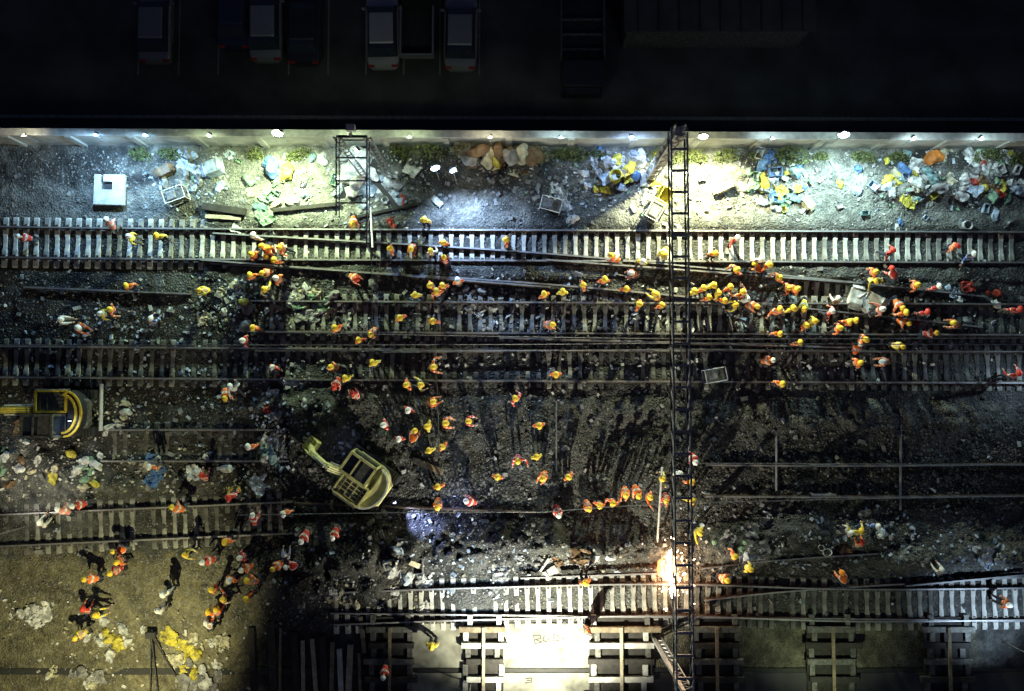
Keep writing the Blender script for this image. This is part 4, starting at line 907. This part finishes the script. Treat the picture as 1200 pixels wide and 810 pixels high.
board((484,652),(497,662),.25,'short pale board on the dark rubble','plank',.2,.06)
board((633,668),(643,652),.12,'short white board standing in the rubble above bottom track','conc',.25,.06)
board((484,538),(520,553),.3,'broad grey board right of the pale excavator','wood',.15,.06)
for i,(px,a,b,m_,w_) in enumerate([(355,750,812,'plank',.18),(366,748,812,'plank',.2),(390,752,812,'wood',.2),(398,760,814,'conc',.24),(411,755,812,'plank',.28),(421,765,812,'wood',.14),(318,728,812,'tar',.35),(330,735,812,'wood',.1),(295,735,812,'tar',.3),(423,722,765,'wood',.2),(345,740,812,'tar',.3),(378,745,812,'tar',.3)]):
    board((px,a),(px+random.uniform(-3,5),b),w_, f'{"dark tarred" if m_=="tar" else "pale" if m_ in("plank","conc") else "weathered"} upright board, {ORD[i+1]} laid, left of the paving' , m_, .1,.12)
bl = [o for o in COL.objects if o.name.startswith('plank') and 'laid' in o.get('label','')]; bl.sort(key=lambda o:o.location.x)
for i,o in enumerate(bl): o['label'] = o['label'].replace(o['label'].split(', ')[1], ORD[i+1]+' from left of twelve')
def concrete_pad():
    p = at(131,222); z = float(height(p.x,p.y)); root = empty('manhole_slab', (p.x,p.y,z), R(-1)); tag(root, 'square pale concrete slab with a dark hole at the left', 'slab')
    m = MB(); m.box((0,-.45,.12),(1.5,.75,.2)); m.box((.45,.3,.12),(.6,.75,.2)); m.box((-.6,.3,.12),(.3,.75,.2)); m.box((-.08,.5,.12),(.46,.35,.2)); m.build('slab_frame', M['conc'], root, .01)
    m = MB(); m.box((-.08,.12,.05),(.46,.4,.06)); m.build('dark_hole', M['paint_black'], root)
concrete_pad()
def metal_frame(px0,px1,py0,py1,label):
    A = at(px0,py0); B = at(px1,py1); root = empty('trestle', ((A.x+B.x)/2,(A.y+B.y)/2,0)); tag(root, label, 'trestle'); w2 = (B.x-A.x)/2; h2 = (A.y-B.y)/2
    for s in (-1,1):
        m = MB(); m.bar((-w2,s*h2,.6),(w2,s*h2,.6),.08); m.build('top_bar', M['steel'], root)
        for t in (-1,1): m = MB(); m.bar((t*w2*.8,s*h2,-.1),(t*w2*.8,s*h2,.56),.06); m.build('leg', M['steel'], root)
metal_frame(946,974,544,578,'small steel trestle standing in the dark right of the gantry')

# handcart / generator by the wall and a bit of machinery left of the mast
def generator(px, py, rz, label):
    p = at(px,py); z = float(height(p.x,p.y)); root = empty('generator', (p.x,p.y,z), rz); tag(root, label, 'generator', 'portable generators')
    m = MB(); m.box((0,0,.4),(.9,.55,.4)); m.build('engine', M['grime'], root, .03)
    fr = MB()
    for sx in (-.5,.5):
        for sy in (-.32,.32): fr.bar((sx,sy,.05),(sx,sy,.75),.04,n=6)
    for z_ in (.08,.75):
        fr.bar((-.5,-.32,z_),(.5,-.32,z_),.04,n=6); fr.bar((-.5,.32,z_),(.5,.32,z_),.04,n=6); fr.bar((-.5,-.32,z_),(-.5,.32,z_),.04,n=6); fr.bar((.5,-.32,z_),(.5,.32,z_),.04,n=6)
    fr.build('frame', M['silver'], root)
    m = MB(); m.box((-.15,0,.66),(.45,.42,.14)); m.build('fuel_tank', M['d_grey'], root, .04)
    for s in (-.38,.38): m = MB(); m.bar((.3,s,.14),(.3,s+.06,.14),.26,n=14); m.build('wheel', M['rubber'], root)
generator(211,232,R(20),'portable generator with pale frame left of the pale slab corner')
COL.objects[-1] if False else None
generator(645,243,R(-15),'portable generator in the dim patch left of the gantry')
generator(765,250,R(60),'portable generator at the gantry foot above the top track')
generator(835,440,R(10),'portable generator below the third track right of the gantry')

# weeds along the wall foot
def leafy(name, n, rx, ry, h, mat, seed):
    g = random.Random(seed); m = MB()
    for i in range(n):
        a = g.uniform(0,6.28); q = math.sqrt(g.random()); c = V3((rx*q*math.cos(a), ry*q*math.sin(a), h*g.random()**.8*(1-.5*q))); c += V3((g.gauss(0,.08),g.gauss(0,.08),0))
        s = g.uniform(.03,.13); e = Euler((g.uniform(-1,1),g.uniform(-1,1),g.uniform(0,6.28))).to_matrix()
        m.add([c+e@V3((-s,0,0)),c+e@V3((0,-s*.4,0)),c+e@V3((s,0,.02)),c+e@V3((0,s*.4,0))],[(0,1,2,3)])
    return m.mesh(name, mat)
WT = [leafy('foliage', 420, .9, .42, .9, M['leaf'], 1), leafy('foliage', 380, .8, .4, .8, M['dryleaf'], 2), leafy('foliage', 300, .6, .35, .6, M['leaf'], 3)]
stm = MB()
for i in range(9): stm.bar((0,0,0),(random.gauss(0,.3),random.gauss(0,.18),random.uniform(.4,.8)),.02)
STM = stm.mesh('stem', M['stem'])
for i,(px,py) in enumerate([(165,180),(200,178),(300,178),(350,180),(470,180),(505,177),(545,183),(575,186),(605,184),(628,186),(655,182),(672,184),(700,180),(780,183),(812,185),(850,184),(885,183),(925,186),(960,184),(1010,186),(1050,184),(1150,186),(1185,190)]):
    p = at(px,py); dry = 540 < px < 640; k_ = 1 if dry else (0 if i % 2 else 2); root = empty('bush', (p.x, min(p.y, wall_y(p.x)-.45), float(height(p.x,p.y))), random.uniform(-.3,.3)); s = random.uniform(.5,1.2); root.scale = (s*random.uniform(.8,1.3),s,s)
    link('foliage', WT[k_], None, root); link('stem', STM, None, root); tag(root, None, 'bush', 'weedy bushes along the wall foot'); pend(root, 'dry tan bush' if dry else ('low green weedy bush' if k_ == 2 else 'taller green weedy bush'), px, py)

# ------------------------------------------------------------ bottom paving, drain and timber stacks
def slab_rect(name, x0,y0,x1,y1, z, mat):
    a = at(x0,y0,z); b = at(x1,y1,z); m = MB(); m.box(((a.x+b.x)/2,(a.y+b.y)/2,z-.06),(b.x-a.x,a.y-b.y,.12)); o = m.build(name, mat); tag(o, kind='structure'); return o
M['pave'] = node_mat('worn_pale_paving', (.25,.25,.21), .9, var=.55, scale=1.1, bump=.4, bscale=18)
slab_rect('paving', 448, 731, 748, 782.5, .06, M['pave']); slab_rect('lower_paving', 448, 789, 748, 830, .06, M['pave']); slab_rect('dark_paving', 752, 789, 1225, 830, .05, M['asphalt'])
dr = MB(); a = at(-20,787,0); b = at(1225,787,0); dr.box(((a.x+b.x)/2,a.y,-.02),(b.x-a.x,.3,.06)); dr.build('drain', M['paint_black'])['kind'] = 'structure'
def stack(px, py, rows, wpx, label, mats, seed):
    g = random.Random(seed); p = at(px,py); root = empty('timber_stack', (p.x,p.y,.06)); tag(root, label, 'timber stack', 'stacks of sleepers laid across the bottom paving')
    base = MB(); base.box((0,0,.04),(wpx/24*.9, len(rows)*.85, .08)); base.build('dark_mat', M['tar'], root)
    for i, dy in enumerate(rows):
        m = MB(); m.box((g.uniform(-.1,.1),dy/24,.2),(wpx/24*g.uniform(.85,1.1),.26,.22)); m.build('timber', M[mats[i % len(mats)]], root, .01)
        for x in (-.35,.35):
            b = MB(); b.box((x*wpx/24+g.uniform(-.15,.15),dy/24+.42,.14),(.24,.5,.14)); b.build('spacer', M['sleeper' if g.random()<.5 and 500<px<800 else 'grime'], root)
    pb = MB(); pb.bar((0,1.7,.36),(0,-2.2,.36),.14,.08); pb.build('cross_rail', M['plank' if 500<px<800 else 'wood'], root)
for i,(px,wd,lab) in enumerate([(458,56,'timber stack nearest the upright boards at lower left'),(567,50,'timber stack on the left edge of the bright paving'),(727,80,'timber stack on the right edge of the bright paving'),(838,60,'timber stack just right of the gantry foot'),(973,62,'dim timber stack second from the right'),(1108,58,'dim timber stack nearest the lower right corner')]):
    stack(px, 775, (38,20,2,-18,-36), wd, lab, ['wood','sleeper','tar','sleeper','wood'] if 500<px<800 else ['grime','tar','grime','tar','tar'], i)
# faint sprayed strokes on the bright paving
st = MB()
def stroke(pts, wd=.045):
    P = [at(a,b,.0) for a,b in pts]
    for a_,b_ in zip(P[:-1],P[1:]): st.bar(V3((a_.x,a_.y,.064)), V3((b_.x,b_.y,.064)), wd, .004)
for pts in [[(625,744),(633,744),(634,748),(627,749),(635,752),(627,754),(625,744)],[(638,744),(636,750),(641,752)],[(644,745),(642,751)],[(649,743),(655,745),(655,750),(648,751),(649,743)],[(661,746),(659,750)],[(634,764),(638,764)],[(639,766),(641,769)],[(614,745),(616,746)],[(615,795),(623,794),(623,799),(615,800)],[(617,797),(622,797)]]: stroke(pts)
tag(st.build('paint_marks', M['paint_black']), 'faint black sprayed marks on the bright paving', 'paint marks')
# dark bars and a box lying at lower left
def bars():
    p = at(180,742); z = float(height(p.x,p.y)); root = empty('bars', (p.x,p.y,z)); tag(root, 'dark tripod lying on the tan soil at lower left', 'bars')
    for a in ((177,812),(207,792),(186,812)):
        b = at(*a)-at(180,742); m = MB(); m.bar((0,0,.3),(b.x,b.y,.1),.07,n=8); m.build('leg', M['darksteel'], root)
    m = MB(); m.box((0,0,.32),(.45,.3,.25)); m.build('bar_head', M['darksteel'], root, .02)
bars()

flush_labels()
for pose,(root,_,_) in TPL.items():
    if pose not in USED:
        for c in list(root.children_recursive): bpy.data.objects.remove(c)
        bpy.data.objects.remove(root)

# ------------------------------------------------------------ night sky
wd = bpy.data.worlds.new('World'); sc.world = wd; wd.use_nodes = True; nt = wd.node_tree; bg = nt.nodes['Background']
sky = nt.nodes.new('ShaderNodeTexSky'); sky.sky_type = 'NISHITA'; sky.sun_disc = False; sky.sun_elevation = R(35); sky.sun_rotation = R(160)
tn = nt.nodes.new('ShaderNodeMix'); tn.data_type = 'RGBA'; tn.blend_type = 'MULTIPLY'; tn.inputs['Factor'].default_value = 1; tn.inputs['B'].default_value = (.8,.72,1,1)
nt.links.new(sky.outputs['Color'], tn.inputs['A']); nt.links.new(tn.outputs['Result'], bg.inputs['Color']); bg.inputs['Strength'].default_value = .007
sl = bpy.data.lights.new('moon','SUN'); sl.energy = .02; sl.angle = R(.5); sl.color = (.8,.88,1); so = bpy.data.objects.new('moon', sl); COL.objects.link(so); so.rotation_euler = (R(55),0,R(20))
vs = sc.view_settings; vs.view_transform = 'Standard'; vs.look = 'None'; vs.gamma = 1; vs.use_curve_mapping = False; vs.exposure = 0
sc.render.engine = 'CYCLES'; sc.cycles.max_bounces = 4; vs.exposure = .7; sc.cycles.sample_clamp_indirect = 4
print('people', NP, 'debris', CNT)
